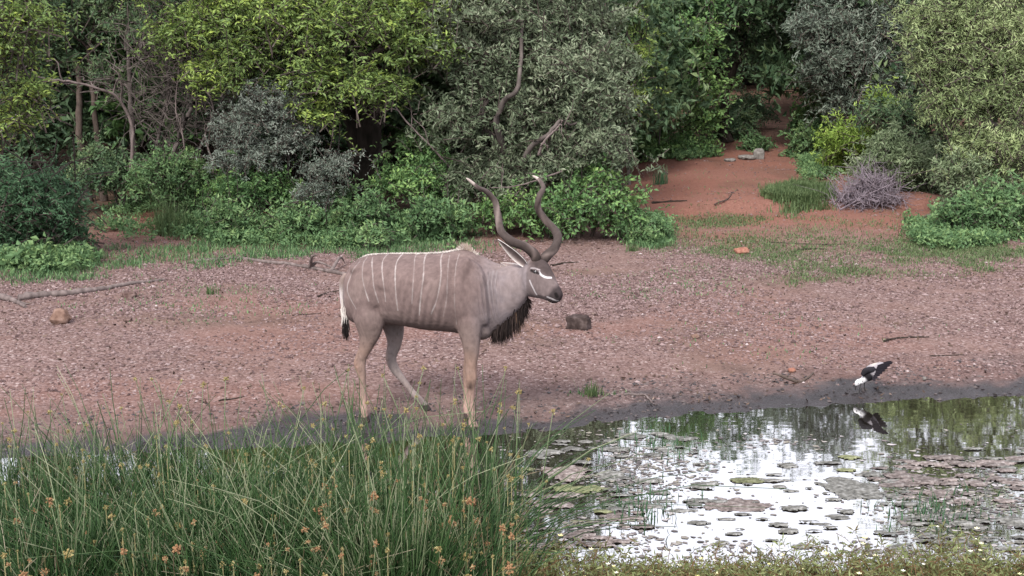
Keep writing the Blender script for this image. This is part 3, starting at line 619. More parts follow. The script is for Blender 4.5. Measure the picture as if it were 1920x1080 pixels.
Ps, Rs = zip(*[twig_cloud(at_y(x, y, 21.3), np.array([q, .4, q2]), n, .8, .009, r) for x, y, q, q2, n in ((330, 210, .7, .9, 150), (400, 180, .6, .7, 110), (270, 150, .6, .8, 110), (320, 90, .7, .5, 80))])
tv, tf = tubes(np.concatenate(Ps), np.concatenate(Rs), 3)
tag(obj('twigs', make_mesh('twigs', tv-b, tf, {'v': np.zeros(len(tv))}), M['barkgrey'], o), kind='stuff')
# heap of dead grey twigs on the right
b = ground(1630, 395); o = thing('dead_brush_heap', b, 'heap of dead grey twigs in front of the sage shrub', 'brush heap')
Ps, Rs = zip(*[twig_cloud(b+[x, .25, z], np.array([q, .3, q2]), n, .45, .008, r) for x, z, q, q2, n in ((0, .22, .5, .2, 330), (-.25, .12, .35, .12, 150), (.3, .15, .35, .15, 180), (.05, .42, .3, .12, 120))])
tv, tf = tubes(np.concatenate(Ps), np.concatenate(Rs), 3); tv[:, 2] = np.maximum(tv[:, 2], height(tv[:, 0], tv[:, 1])+.005)
tag(obj('twigs', make_mesh('twigs', tv-b, tf, {'v': np.zeros(len(tv))}), M['deadgrey'], o), kind='stuff')
mb = MB(); tube(mb, [b+[-.5, 0, .02], b+[.0, .0, .3], b+[.45, 0, .5]], [.016, .012, .006], 6, res=10); mb.build('branch', M['deadgrey'], o, b, True)

# ------------------------------------------------------------------ grass and ground cover
def blades(pts, h, wd, lean, r, seg=2):
    n = len(pts); a = r.random(n)*6.283; d = np.stack([np.cos(a), np.sin(a), 0*a], -1); s = np.stack([-d[:, 1], d[:, 0], 0*a], -1)
    H = h*(.5+.8*r.random(n)); ln = (lean*H*r.random(n))[:, None]
    wv = s*(wd*(.6+.8*r.random(n)))[:, None]/2
    p1 = pts+np.array([0, 0, 1])*H[:, None]*.55+d*ln*.35; p2 = pts+np.array([0, 0, 1])*H[:, None]+d*ln
    V = np.stack([pts-wv, pts+wv, p1+wv*.75, p1-wv*.75, p2], 1).reshape(-1, 3)
    i = np.arange(n)[:, None]*5
    return V, i+np.array([[0, 1, 2, 3]]), i+np.array([[3, 2, 4]]), np.repeat(np.clip(r.random(n)*.8+.1*r.normal(size=n), 0, 1), 5)
def on_ground(x, y): return np.stack([x, y, height(x, y)-.004], -1)
r = np.random.default_rng(88)
def px_region(x0, x1, y0, y1, n, thr=0., sc_=1.2, seed=0):
    px = r.uniform(x0, x1, n*3); py = r.uniform(y0, y1, n*3)
    dx = (px-960)/FPX; dz = UP[2]*(540-py)/FPX+FW[2]; dy = UP[1]*(540-py)/FPX+FW[1]
    tt = (CAM[2]-.17)/-dz; x = dx*tt; y = dy*tt
    for _ in range(4): tt = (CAM[2]-height(x, y))/-dz; x = dx*tt; y = dy*tt
    u = (2*px-x0-x1)/(x1-x0); w_ = (2*py-y0-y1)/(y1-y0); fall = np.clip(1.12-np.sqrt(u*u+w_*w_), 0, 1)
    k = .5+2.0*(fbm(x*sc_, y*sc_, 40+seed)-.5) + .95*np.minimum(fall*1.5, 1)-.85 + .20*r.normal(size=len(x)) > thr-.12
    k &= (x > -50) & (r.random(len(x)) < .25+.75*np.minimum(fall*3, 1))
    return np.stack([x, y], -1)[k][:n]
def stuff_blades(name, label, regs, h, wd, lean, mt):
    p = np.concatenate([px_region(*q) for q in regs]); P = on_ground(p[:, 0], p[:, 1])
    V, q, t3, v = blades(P, h, wd, lean, r)
    return tag(obj(name, make_mesh(name, V, [q, t3], {'v': v}), M[mt]), label, 'grass', None, 'stuff')
stuff_blades('short_grass', 'short thin green grass across the bank on the right', [(1150, 2080, 392, 525, 11000, .40, 1.6), (1560, 1990, 440, 515, 9000, .44, 1.8), (1280, 1600, 430, 500, 3500, .55, 2.), (1400, 1720, 495, 540, 2200, .55, 2.), (1200, 1460, 395, 432, 3000, .5), (1690, 1820, 410, 465, 2600, .4)], .042, .010, 1.3, 'grass')
stuff_blades('clearing_grass', 'taller bright grass patch in the red clearing', [(1418, 1570, 352, 402, 6500, .3), (1440, 1560, 345, 400, 3500, .4)], .15, .018, .9, 'grass')
stuff_blades('bank_grass', 'straggling green grass along the foot of the thicket', [(100, 560, 450, 510, 1800, .55, 2.2), (280, 980, 420, 495, 7500, .45, 2.), (-60, 300, 470, 540, 2600, .52, 2.), (1150, 1270, 425, 470, 2500, .4), (440, 700, 400, 450, 4000, .3)], .075, .012, 1.2, 'weed')
stuff_blades('gravel_sprigs', 'tiny green sprigs scattered over the gravel', [(60, 700, 510, 620, 700, .55, 2.5), (1020, 1500, 490, 580, 800, .55, 2.5), (1050, 1200, 730, 745, 60, .3, 2.5), (1000, 1900, 560, 700, 260, .66, 2.5), (1160, 1560, 300, 390, 350, .6, 1.5)], .035, .012, 1.1, 'weed')
p = np.concatenate([px_region(180, 900, 395, 470, 2600, .42), px_region(200, 700, 340, 420, 1500, .3), px_region(0, 180, 470, 520, 500, .4), px_region(1180, 1260, 410, 460, 200, .3), px_region(1700, 1920, 420, 470, 700, .35), px_region(1180, 1340, 275, 305, 400, .3), px_region(1490, 1600, 290, 340, 300, .35)])
P = on_ground(p[:, 0], p[:, 1])
V, q, v, TP, TR = foliage([(P[i]+[0, 0, .10], np.array([.13, .13, .14]), 3) for i in range(len(P))], lf=7, L=.065, W=.032, tl=.16, seed=91, shell=.1)
tag(obj('ground_cover', make_mesh('ground_cover', V, q, {'v': v}), M['weed']), 'low leafy weeds carpeting the ground along the thicket edge', 'weeds', None, 'stuff')
for i, (px, py, n, h, lb) in enumerate([(318, 440, 260, .5, 'upright tuft of tall grass on the bare red patch at left'), (1110, 742, 60, .12, 'small grass tuft on the mud rim'), (1185, 470, 60, .1, 'grass tuft beside the glossy dark bush'), (395, 552, 30, .12, 'tiny lone grass tuft on the gravel near the fallen pole'), (1240, 345, 90, .3, 'dry dark sprig standing alone in the red clearing')]):
    g = ground(px, py); pts = g+np.column_stack([r.normal(size=n)*.09, r.normal(size=n)*.07, np.zeros(n)])*(h/.4+.2)
    pts[:, 2] = height(pts[:, 0], pts[:, 1])-.005
    V, q, t3, v = blades(pts, h, .012, .7, r); o = thing('grass_tuft', g, lb, 'grass')
    obj('blades', make_mesh('blades', V-g, [q, t3], {'v': v}), M['grass' if i != 4 else 'thorn'], o)['kind'] = 'stuff'

# ------------------------------------------------------------------ gravel, leaf litter, rocks, fallen wood
ico = np.array([[1, 0, 0], [0, 1, 0], [-1, 0, 0], [0, -1, 0], [0, 0, 1.], [0, 0, -.6]]); icoF = np.array([[0, 1, 4], [1, 2, 4], [2, 3, 4], [3, 0, 4], [1, 0, 5], [2, 1, 5], [3, 2, 5], [0, 3, 5]])
def stones(P, size, r, flat=.55):
    n = len(P); a = r.random(n)*6.283; c, s = np.cos(a), np.sin(a)
    S = size[:, None, None]*ico[None]*(1+.35*r.normal(size=(n, 6, 3)))*np.array([1, .75, flat])
    V = np.stack([S[..., 0]*c[:, None]-S[..., 1]*s[:, None], S[..., 0]*s[:, None]+S[..., 1]*c[:, None], S[..., 2]], -1)+P[:, None]
    return V.reshape(-1, 3), (np.arange(n)[:, None, None]*6+icoF[None]).reshape(-1, 3)
n = 190000; x = r.uniform(-6.5, 8.0, n); y = 9.3+9.2*np.sqrt(r.random(n)); d = shore_d(x, y)
k = (d > .25+.5*r.random(n)) & (np.abs(x) < .43*y+.6) & (r.random(n) < np.clip(.12+2.6*(fbm(x*.9, y*1.3, 50)-.36)+.5*(noise(x*4, y*5, 51)-.5), .04, 1)*(1-.85*sstep(15.5, 18.5, y)))
x, y = x[k], y[k]; sz = .008+.015*r.random(len(x))**2.2+.014*(r.random(len(x)) < .03)
V, F = stones(np.stack([x, y, height(x, y)+sz*.15], -1), sz, r)
tag(obj('gravel', make_mesh('gravel', V, F, {'v': np.repeat(np.clip(.85*r.random(len(x))**1.15+.15*(r.random(len(x)) < .04), 0, 1), 6)}), M['gravel']), 'loose pinkish gravel spread over the bank', 'gravel', None, 'stuff')
n = 9000; x = r.uniform(1.2, 9.5, n); y = r.uniform(18, 33, n); k = r.random(n) < np.clip(2.4*(fbm(x*.8, y*.8, 58)-.34), .06, 1); x, y = x[k], y[k]; sz = .009+.022*r.random(len(x))**2.5
V, F = stones(np.stack([x, y, height(x, y)+sz*.1], -1), sz, r); tag(obj('clearing_pebbles', make_mesh('clearing_pebbles', V, F, {'v': np.repeat(.75*r.random(len(x)), 6)}), M['gravel']), 'sparse reddish pebbles on the red clearing and track', 'pebbles', None, 'stuff')
n = 26000; x = r.uniform(-5, 6, n); y = r.uniform(9, 12.4, n); d = shore_d(x, y); k = (d > -.04) & (d < .75+.3*r.random(n)) & (r.random(n) < np.clip(3*(fbm(x*2.5, y*3.5, 57)-.35), .08, 1)); x, y = x[k], y[k]
sz = .007+.02*r.random(len(x))**2.5; V, F = stones(np.stack([x, y, height(x, y)], -1), sz, r, .45)
tag(obj('mud_clods', make_mesh('mud_clods', V, F, {'v': np.repeat(r.random(len(x)), 6)}), M['clod']), 'dark trampled mud clods along the water edge', 'mud clods', None, 'stuff')
n = 15000; x = r.uniform(-6.5, 8.5, n); y = r.uniform(9.8, 19, n); d = shore_d(x, y)
k = (d > .1) & (np.abs(x) < .43*y+.6) & (r.random(n) < np.clip(1.5*(fbm(x*.9, y*.9, 52)-.25), .1, 1)); x, y = x[k], y[k]
P = np.stack([x, y, height(x, y)+.008], -1); n = len(x)
dd = nrm(np.column_stack([r.normal(size=n), r.normal(size=n), .35*r.normal(size=n)])); ww = nrm(np.cross(dd, np.array([0, 0, 1.])+.4*r.normal(size=(n, 3)))); l = (.012+.02*r.random(n))[:, None]
V = np.stack([P-dd*l, P+ww*l*.45, P+dd*l+[0, 0, .006], P-ww*l*.45], 1).reshape(-1, 3)
tag(obj('leaf_litter', make_mesh('leaf_litter', V, np.arange(len(V)).reshape(-1, 4), {'v': np.repeat(r.random(n)**1.4, 4)}), M['dryleaf']), 'dry leaf and bark scraps strewn over the gravel', 'leaf litter', None, 'stuff')
def rock(label, px, py, wpx, hpx, mt, seed, boxy=0., name='stone'):
    g = ground(px, py); s = mpp(g[1]); rr = np.random.default_rng(seed)
    bm = bmesh.new(); bmesh.ops.create_icosphere(bm, subdivisions=4, radius=1)
    V = np.array([v.co[:] for v in bm.verts]); F = np.array([[v.index for v in f.verts] for f in bm.faces]); bm.free()
    if boxy: V = V*(1-boxy)+boxy*V/np.max(np.abs(V), 1, keepdims=True)
    for k in range(9):                       # chip flat facets
        d = randdir(1, rr)[0]; m_ = V@d; lim = (.72+.2*rr.random())*(1+boxy*.5); V = V-np.outer(np.maximum(m_-lim, 0), d)
    V = V*(1+.10*(noise(V[:, 0]*2.3+seed, V[:, 1]*2.3+V[:, 2]*1.7, seed)-.5)[:, None]*2)
    V = V*np.array([wpx*s/2, wpx*s/2*.75, hpx*s/2*1.15]); a = rr.uniform(-.5, .5)
    V = np.column_stack([V[:, 0]*math.cos(a)-V[:, 1]*math.sin(a), V[:, 0]*math.sin(a)+V[:, 1]*math.cos(a), V[:, 2]+hpx*s*.42])
    o = obj(name, make_mesh(name, V, F, None, False), M[mt]); o.location = g; return tag(o, label, 'stone')
for i, a in enumerate([('squarish dark brown stone block on the gravel in front of the antelope', 1086, 615, 42, 24, 'rock_dark', .9), ('rounded tan boulder below the fallen pole at left', 114, 606, 42, 28, 'rock_tan', .1),
    ('small dark brown stone beside the fallen pole', 243, 558, 28, 12, 'rock_brown', .2), ('flat brown stone just below the tan boulder line', 240, 602, 18, 7, 'rock_brown', .2), ('reddish flat stone by the short grass', 1391, 475, 30, 12, 'rock_red', .2),
    ('small orange stone alone on open gravel', 1304, 634, 17, 8, 'rock_tan', .2), ('small red stone just above the mud rim', 1485, 697, 16, 8, 'rock_red', .2), ('pale grey upright slab among the track stones', 1422, 298, 20, 20, 'rock_grey', .5), ('low grey stone lying beside the pale upright slab', 1400, 299, 34, 9, 'rock_grey', .2),
    ('flat grey stone at the left end of the track stones', 1368, 303, 24, 7, 'rock_grey', .2), ('small white pebble on the mud near the drinking bird', 1733, 712, 8, 6, 'rock_grey', .1)]):
    rock(*a[:6], 300+i, a[6])
def fallen(label, pix, r0, r1, mt, seed, twigs=0, z=.5, name='fallen_branch'):
    P = np.array([ground(*q[:2])+np.array([0, 0, (q[2] if len(q) > 2 else 0)]) for q in pix]); rr = np.random.default_rng(seed); base = P[0].copy()
    Q = cr(P, len(P)*6); rad = np.linspace(r0, r1, len(Q))*(1+.1*rr.normal(size=len(Q))); Q[:, 2] = np.maximum(Q[:, 2], height(Q[:, 0], Q[:, 1])+rad*.7)
    o = thing(name, base, label, 'branch'); mb = MB(); tube(mb, Q, rad, 8); mb.build('stem', M[mt], o, base, True)
    for k in range(twigs):
        i = rr.integers(3, len(Q)-2); d = nrm(nrm(Q[i+1]-Q[i-1])+rr.normal(size=3)*[.8, .8, .15]+[0, 0, .08]); l = min(.5, np.linalg.norm(P[-1]-P[0])*(.12+.2*rr.random()))
        E = Q[i]+d*l; mid = (Q[i]+E)/2+rr.normal(size=3)*.1*l; E[2] = max(E[2], float(height(E[0], E[1]))+.01); mid[2] = max(mid[2], float(height(mid[0], mid[1]))+.01)
        mb = MB(); tube(mb, [Q[i], mid, E], [r1*.8+.3*r0, r1*.6, .002], 6, res=9); mb.build('twig', M[mt], o, base, True)
for i, a in enumerate([('long bare grey pole lying on the gravel at left', [(35, 563), (90, 556), (140, 552), (200, 543), (250, 533), (308, 526)], .048, .018, 'deadwood', 0), ('short forked log end lying beside the long pole', [(-20, 556), (10, 562), (30, 568), (48, 577)], .045, .018, 'deadwood', 1),
    ('crooked fallen branch behind the antelope rump', [(362, 490), (400, 489), (450, 486), (490, 492), (540, 497), (600, 507), (648, 517)], .016, .028, 'deadwood', 4), ('dark twiggy branch on the gravel beside the antelope tail', [(596, 558), (615, 549), (640, 545)], .012, .005, 'barkdark', 2),
    ('short dark stick on the gravel below the antelope tail', [(548, 592), (575, 590), (602, 587)], .008, .004, 'barkdark', 0), ('dark branching dead twig in the red clearing', [(1222, 382), (1250, 380), (1288, 377)], .022, .012, 'barkdark', 4), ('second dead twig in the red clearing with upright prongs', [(1340, 385), (1362, 375), (1375, 360)], .014, .006, 'bark', 4),
    ('dark curved stick on open gravel right of the orange stone', [(1658, 641), (1690, 634), (1742, 632)], .012, .006, 'barkdark', 1), ('brown forked stick on the mud rim left of the drinking bird', [(1450, 702), (1490, 716), (1510, 712), (1525, 700)], .014, .008, 'bark', 1), ('bent pale stick on the mud rim near the antelope', [(1170, 741), (1205, 741), (1215, 748), (1222, 755)], .012, .008, 'deadwood', 0),
    ('thin dark stick lying right of the drinking bird', [(1745, 668), (1780, 667), (1812, 666)], .007, .004, 'barkdark', 0), ('dark stick beside the short grass', [(1495, 470), (1530, 467), (1550, 468)], .014, .008, 'barkdark', 1), ('dark stick on the short grass edge near the reddish stone', [(1440, 455), (1500, 458), (1590, 458)], .01, .006, 'barkdark', 2), ('thin stick in front of the antelope muzzle', [(1033, 499), (1058, 494), (1085, 492)], .014, .008, 'barkdark', 0), ('dry twig on the mud behind the rushes', [(410, 752), (440, 748), (458, 744)], .008, .004, 'barkdark', 1)]):
    fallen(a[0], a[1], a[2], a[3], a[4], 400+i, a[5])

# ------------------------------------------------------------------ the antelope (greater kudu bull)
PSI = R(10); kf = np.array([math.cos(PSI), -math.sin(PSI), 0]); kl = np.array([math.sin(PSI), math.cos(PSI), 0])
_h = ground(683, 791); C0 = _h + .14*kl
def S(px, py, off=0.):
    d = ray(px, py); t = ((C0-CAM)@kl + off)/(d@kl); return CAM+d*t
KB = np.array([*(S(790, 795, 0)[:2]), 0.]); KB[2] = float(height(KB[0], KB[1]))
class Loft(MB):
    def loft(s, rings, n=28, e=2.0, res=0):
        """rings: (centre, U half vector, W half vector)"""
        A = np.array([np.concatenate(q) for q in rings])
        if res: A = cr(A, res)
        th = np.arange(n)/n*2*math.pi; c, sn = np.cos(th), np.sin(th)
        c = np.sign(c)*np.abs(c)**(2/e); sn = np.sign(sn)*np.abs(sn)**(2/e)
        V = A[:, None, :3]+A[:, None, 3:6]*sn[None, :, None]+A[:, None, 6:9]*c[None, :, None]
        K = len(A); idx = np.arange(K*n).reshape(K, n)
        F = np.stack([idx[:-1], np.roll(idx[:-1], -1, 1), np.roll(idx[1:], -1, 1), idx[1:]], -1).reshape(-1, 4)
        V = V.reshape(-1, 3); V2 = np.vstack([V, A[0, :3], A[-1, :3]])
        s.add(V2, F)
        s.V.append(np.zeros((0, 3))); k = s.n-len(V2)
        f3 = [[K*n, (i+1) % n, i] for i in range(n)]+[[K*n+1, (K-1)*n+i, (K-1)*n+(i+1) % n] for i in range(n)]
        s.F.setdefault(3, []).append(np.array(f3)+k); s.A.append(np.zeros(0))
    def ball(s, c, ax):
        th = np.linspace(-1, 1, 13)*math.pi/2*.97
        s.loft([(np.asarray(c)+ax[0]*math.sin(a), ax[1]*math.cos(a), ax[2]*math.cos(a)) for a in th], 20)
def remesh(mb, vox, smooth, sub):
    V = np.concatenate(mb.V); me = make_mesh('tmp', V, [np.concatenate(f) for f in mb.F.values()])
    o = bpy.data.objects.new('tmp', me); col.objects.link(o)
    m1 = o.modifiers.new('r', 'REMESH'); m1.mode = 'VOXEL'; m1.voxel_size = vox
    m2 = o.modifiers.new('s', 'SMOOTH'); m2.iterations = smooth; m2.factor = .5
    if sub: m3 = o.modifiers.new('d', 'SUBSURF'); m3.levels = sub; m3.render_levels = sub; m3.subdivision_type = 'CATMULL_CLARK'
    dg = bpy.context.evaluated_depsgraph_get(); dg.update()
    ev = o.evaluated_get(dg); em = ev.to_mesh()
    n = len(em.vertices); V = np.empty(n*3, np.float32); em.vertices.foreach_get('co', V); V = V.reshape(-1, 3).astype(float)
    ls = np.empty(len(em.loops), np.int32); em.loops.foreach_get('vertex_index', ls)
    lt = np.empty(len(em.polygons), np.int32); em.polygons.foreach_get('loop_total', lt)
    st = np.concatenate([[0], np.cumsum(lt)[:-1]])
    Fs = [np.stack([ls[st[lt == k]+i] for i in range(k)], -1) for k in np.unique(lt)]
    ev.to_mesh_clear(); bpy.data.objects.remove(o); bpy.data.meshes.remove(me)
    return V, Fs
K_ = Loft()
def trunk_ring(x, yt, yb, hw, off=0., xb=None):
    t_, b_ = S(x, yt, off), S(x if xb is None else xb, yb, off); return ((t_+b_)/2, (t_-b_)/2, kl*hw)
K_.loft([trunk_ring(*q) for q in [(646, 527, 575, .05), (652, 508, 592, .12), (665, 490, 604, .17), (690, 478, 608, .205), (720, 475, 606, .225), (760, 475, 610, .25), (800, 475, 617, .265), (835, 473, 620, .26), (862, 468, 624, .235), (885, 470, 632, .21), (905, 484, 634, .175), (922, 500, 628, .13)]], 32, 2.15, 50)
# neck
K_.loft([trunk_ring(*q) for q in [(878, 470, 625, .13), (905, 480, 630, .15, 0, 906), (926, 491, 620, .125, -.005, 930), (946, 497, 602, .105, -.01, 953), (966, 498, 582, .094, -.02, 973), (985, 498, 564, .088, -.03, 989)]], 26, 2.0, 24)
# head: axis from poll to nose, turned towards the camera
def head_ring(xt, yt, xb, yb, off, hw):
    t_, b_ = S(xt, yt, off), S(xb, yb, off)
    ax = nrm(S(1050, 556, -.20)-S(995, 505, -.03)); W = nrm(np.cross(ax, t_-b_)); return ((t_+b_)/2, (t_-b_)/2, W*hw)
HR = [(984, 497, 984, 550, -.03, .07), (997, 485, 994, 556, -.05, .095), (1012, 484, 1002, 558, -.075, .092), (1024, 492, 1007, 559, -.11, .082), (1033, 506, 1013, 560, -.135, .068), (1040, 520, 1020, 562, -.155, .056), (1046, 533, 1028, 565, -.175, .049), (1051, 542, 1036, 569, -.19, .046), (1054, 549, 1044, 568, -.2, .038), (1054, 553, 1049, 564, -.21, .022)]
K_.loft([head_ring(*q) for q in HR], 22, 2.15, 30)
def leg(pts, res=34, n=18):
    c = [S(x, y, o) for x, y, o, a, b_ in pts]; C = np.array(c); tg = nrm(np.gradient(C, axis=0)); rings = []
    for i, (x, y, o, a, b_) in enumerate(pts):
        u = nrm(np.cross(kl, tg[i])); rings.append((C[i], u*(a*10.4/FPX), kl*b_))
    K_.loft(rings, n, 2.1, res)
HW = -.14
leg([(688, 545, -.08, 36, .10), (691, 585, -.12, 33, .095), (693, 622, -.135, 23, .072), (687, 648, HW, 13.5, .048), (678, 668, HW, 11.0, .036), (674.5, 680, HW, 11.8, .038), (676.5, 694, HW, 9.6, .034), (679.5, 710, HW, 7.0, .028), (681, 735, HW, 6.4, .026), (682, 757, HW, 7.2, .029), (683, 768, HW, 8.0, .033), (684, 778, HW, 6.8, .030), (685, 787, HW, 8.2, .036), (686, 794, HW, 9.2, .040)])
FW_ = .19
leg([(716, 555, .10, 38, .09), (730, 590, .13, 27, .08), (739, 622, FW_, 19, .07), (739, 648, FW_, 13.5, .05), (733, 670, FW_, 11, .042), (739, 690, FW_, 9.5, .037), (754, 710, FW_, 7, .03), (770, 731, FW_, 6.2, .027), (782, 745, FW_, 7.2, .030), (790, 753, .22, 7.0, .032), (797, 762, .235, 7.5, .036), (802, 771, .245, 9, .04)])
leg([(872, 565, -.10, 30, .08), (877, 600, -.125, 28, .08), (882, 630, HW, 19.5, .066), (884, 660, HW, 14.5, .05), (883, 688, HW, 11, .042), (884, 709, HW, 10.8, .041), (883, 722, HW, 8.6, .033), (883, 748, HW, 6.8, .028), (884, 768, HW, 7.4, .031), (884, 779, HW, 8.2, .034), (885, 788, HW, 7, .031), (887, 797, HW, 8.6, .037), (889, 805, HW, 9.6, .041)])
leg([(880, 590, .12, 26, .07), (884, 628, .14, 17, .06), (883, 660, .14, 12.5, .046), (878, 690, .14, 10, .04), (877, 706, .14, 9.8, .039), (876, 722, .14, 7.6, .03), (875, 748, .14, 6.4, .027), (875, 762, .12, 7.4, .031), (876, 772, .11, 6.6, .030), (877, 781, .10, 8.4, .036), (878, 789, .10, 9.2, .039)])
# haunch, shoulder and cheek muscle, dewlap
def ball(x, y, off, a, b_, c, tilt=0):
    ct, s_ = math.cos(tilt), math.sin(tilt); K_.ball(S(x, y, off), (np.array([0, 0, a])*ct+kf*a*s_, (kf*b_*ct-np.array([0, 0, b_])*s_), kl*c))
for sg in (-1, 1):
    ball(686, 548, .11*sg, .27, .155, .10, .1); ball(888, 552, .125*sg, .28, .13, .085, -.12); ball(880, 610, .12*sg, .13, .10, .07)
for sg in (-1, 1):
    ball(672, 515, .12*sg, .10, .05, .05, -.5); ball(902, 575, .13*sg, .16, .05, .06, -.25); ball(868, 520, .15*sg, .17, .06, .06, .25)
ball(903, 612, 0, .11, .11, .12); ball(1004, 512, -.115, .03, .032, .03)
V, Fs = remesh(K_, .0105, 7, 1)
rel = V-C0; ku = rel@kf; ko = rel@kl; kz = V[:, 2]
def lines(pix, off=0.):
    A = cr(np.array([S(*q) for q in pix]), 30); A = np.column_stack([(A-C0)@kf, A[:, 2]]); Q = np.column_stack([ku, kz]); dm = np.full(len(V), 9.)
    for a in A: dm = np.minimum(dm, np.hypot(Q[:, 0]-a[0], Q[:, 1]-a[1]))
    return dm
def g_(dm, w_): return np.exp(-(dm/w_)**2)
sx = lambda px, py=545: (S(px, py)-C0)@kf
sz = lambda py, px=800: S(px, py)[2]
rib = sstep(sx(745), sx(775), ku)*sstep(sx(860), sx(835), ku)*sstep(sz(612), sz(590), kz)*sstep(sz(495), sz(525), kz)
fold = sstep(sx(902), sx(912), ku)*sstep(sx(950), sx(932), ku)*sstep(sz(600), sz(575), kz)*sstep(sz(495), sz(512), kz)
disp = -.0035*rib*np.cos((ku-.25*kz)*2*math.pi/.062) + .006*fold*np.sin((ku+.18*kz)*2*math.pi/.034+1.2*np.sin(kz*14))
disp += -.016*g_(lines([(858, 500), (857, 560), (866, 610)]), .028) - .008*g_(lines([(903, 492), (908, 545), (914, 605)]), .035) + .008*g_(lines([(868, 492), (874, 545), (880, 600)]), .03)
disp += -.022*g_(lines([(728, 540), (724, 565)]), .05) + .012*g_(lines([(668, 498), (682, 492)]), .03) - .012*g_(lines([(718, 570), (728, 600)]), .022) + .010*g_(lines([(690, 560), (703, 600)]), .05)
disp += -.010*g_(lines([(660, 640), (668, 664)]), .012) - .007*g_(lines([(684, 655), (681, 676)]), .008) - .008*g_(lines([(872, 640), (876, 690)]), .014) + .007*g_(lines([(884, 706), (885, 714)]), .022)
disp += .010*(fbm(ku*6+2, kz*6+ko*3, 81, 3)-.5)
V = V+kl*(np.tanh(ko/.05)*disp)[:, None]; rel = V-C0; ko = rel@kl; ku = rel@kf
bvh = BVHTree.FromPolygons([Vector(v) for v in V[:, :3]], [list(map(int, f)) for F_ in Fs for f in F_])
def hit(px, py):
    d = ray(px, py); d = d/np.linalg.norm(d); h = bvh.ray_cast(Vector(CAM), Vector(d)); return np.array(h[0]) if h[0] is not None else S(px, py, -.15)
# coat colours
def lerp(a, b, t): return a*(1-t[:, None])+np.asarray(b)*t[:, None]
nn_ = fbm(ku*9+5, kz*9+ko*7, 70); n2 = fbm(ku*30, kz*30+ko*20, 71)
C = np.tile(np.array([.178, .130, .120]), (len(V), 1)); C = C*(.88+.24*nn_)[:, None]
U = lambda px, py: (S(px, py)-C0)@kf
zz = lambda px, py: S(px, py)[2]
C = lerp(C, (.235, .205, .212), sstep(U(880, 540), U(955, 540), ku+.14*(nn_-.5))*.8*(1-sstep(U(990, 520), U(1004, 520), ku)))     # grey neck
C = lerp(C, (.215, .195, .205), .5*sstep(U(885, 600), U(915, 600), ku)*sstep(zz(900, 560), zz(900, 620), kz))
C = lerp(C, (.20, .15, .13), .55*sstep(zz(800, 575), zz(800, 620), kz))                                                          # warmer flank
legt = sstep(zz(880, 615), zz(880, 690), kz)
C = lerp(C, (.30, .20, .155), .9*legt*(.75+.5*nn_).clip(0, 1))                                                                # tan legs
C = lerp(C, (.43, .295, .25), .75*sstep(zz(880, 700), zz(880, 770), kz))
inner = sstep(.04, .10, ko)*sstep(U(705, 600), U(722, 600), ku)*sstep(U(830, 700), U(815, 700), ku)*sstep(zz(740, 585), zz(740, 640), kz)
C = lerp(C, (.27, .235, .225), .85*inner)                                                                                    # pale inside of the far hind leg
C = lerp(C, (.30, .27, .26), .5*sstep(U(660, 560), U(648, 560), ku)*sstep(zz(650, 520), zz(650, 545), kz))                      # pale buttock
C = lerp(C, (.05, .04, .038), .95*sstep(.062, .05, kz-height(V[:, 0], V[:, 1])))                                                # hooves
# darker saddle, dust and mud flecks, knee garter
C = lerp(C, (.125, .092, .086), .55*sstep(zz(780, 515), zz(780, 478), kz+.05*(nn_-.5))*sstep(U(915, 500), U(880, 500), ku))
C = lerp(C, (.26, .20, .18), .35*sstep(.55, .75, fbm(ku*5+3, kz*5+ko*4, 74)))
C = lerp(C, (.07, .052, .048), .25*sstep(.66, .80, fbm(ku*45, kz*38+ko*25, 75, 2))*sstep(zz(700, 520), zz(700, 640), kz))
kn = np.exp(-((ku-U(890, 714))/.022)**2-((kz-zz(890, 714))/.035)**2)*(ko < 0); C = lerp(C, (.05, .035, .03), .9*kn)
C = lerp(C, (.36, .20, .13), .6*np.exp(-((ku-U(670, 684))/.05)**2-((kz-zz(670, 684))/.09)**2))
def seg_paint(C, pix, width, colr, amt=1., both=True, pixd=True, soft=.5, jit=.0):
    P3 = np.array([hit(*q) for q in pix]); P3 = cr(P3, 24)
    A = np.column_stack([(P3-C0)@kf, P3[:, 2]]); Q = np.column_stack([ku, kz]); dm = np.full(len(V), 9.)
    for i in range(len(A)-1):
        a, b_ = A[i], A[i+1]; ab = b_-a; t_ = np.clip(((Q-a)@ab)/max(ab@ab, 1e-9), 0, 1); dm = np.minimum(dm, np.linalg.norm(Q-a-t_[:, None]*ab, axis=1))
    dm = dm+jit*(n2-.5)
    mk = sstep(width*(1+soft), width*(1-soft), dm)*amt*np.clip(.55+1.1*(fbm(ku*7+3, kz*16, 79, 2)-.25), .3, 1)
    if not both: mk = mk*sstep(P3[:, :]@kl.max() if False else .02, -.02, ko-np.mean((P3-C0)@kl)-.06)
    return lerp(C, colr, mk)
def z1(q): return [(600+x*.48148, 300+y*.48148) for x, y in q]
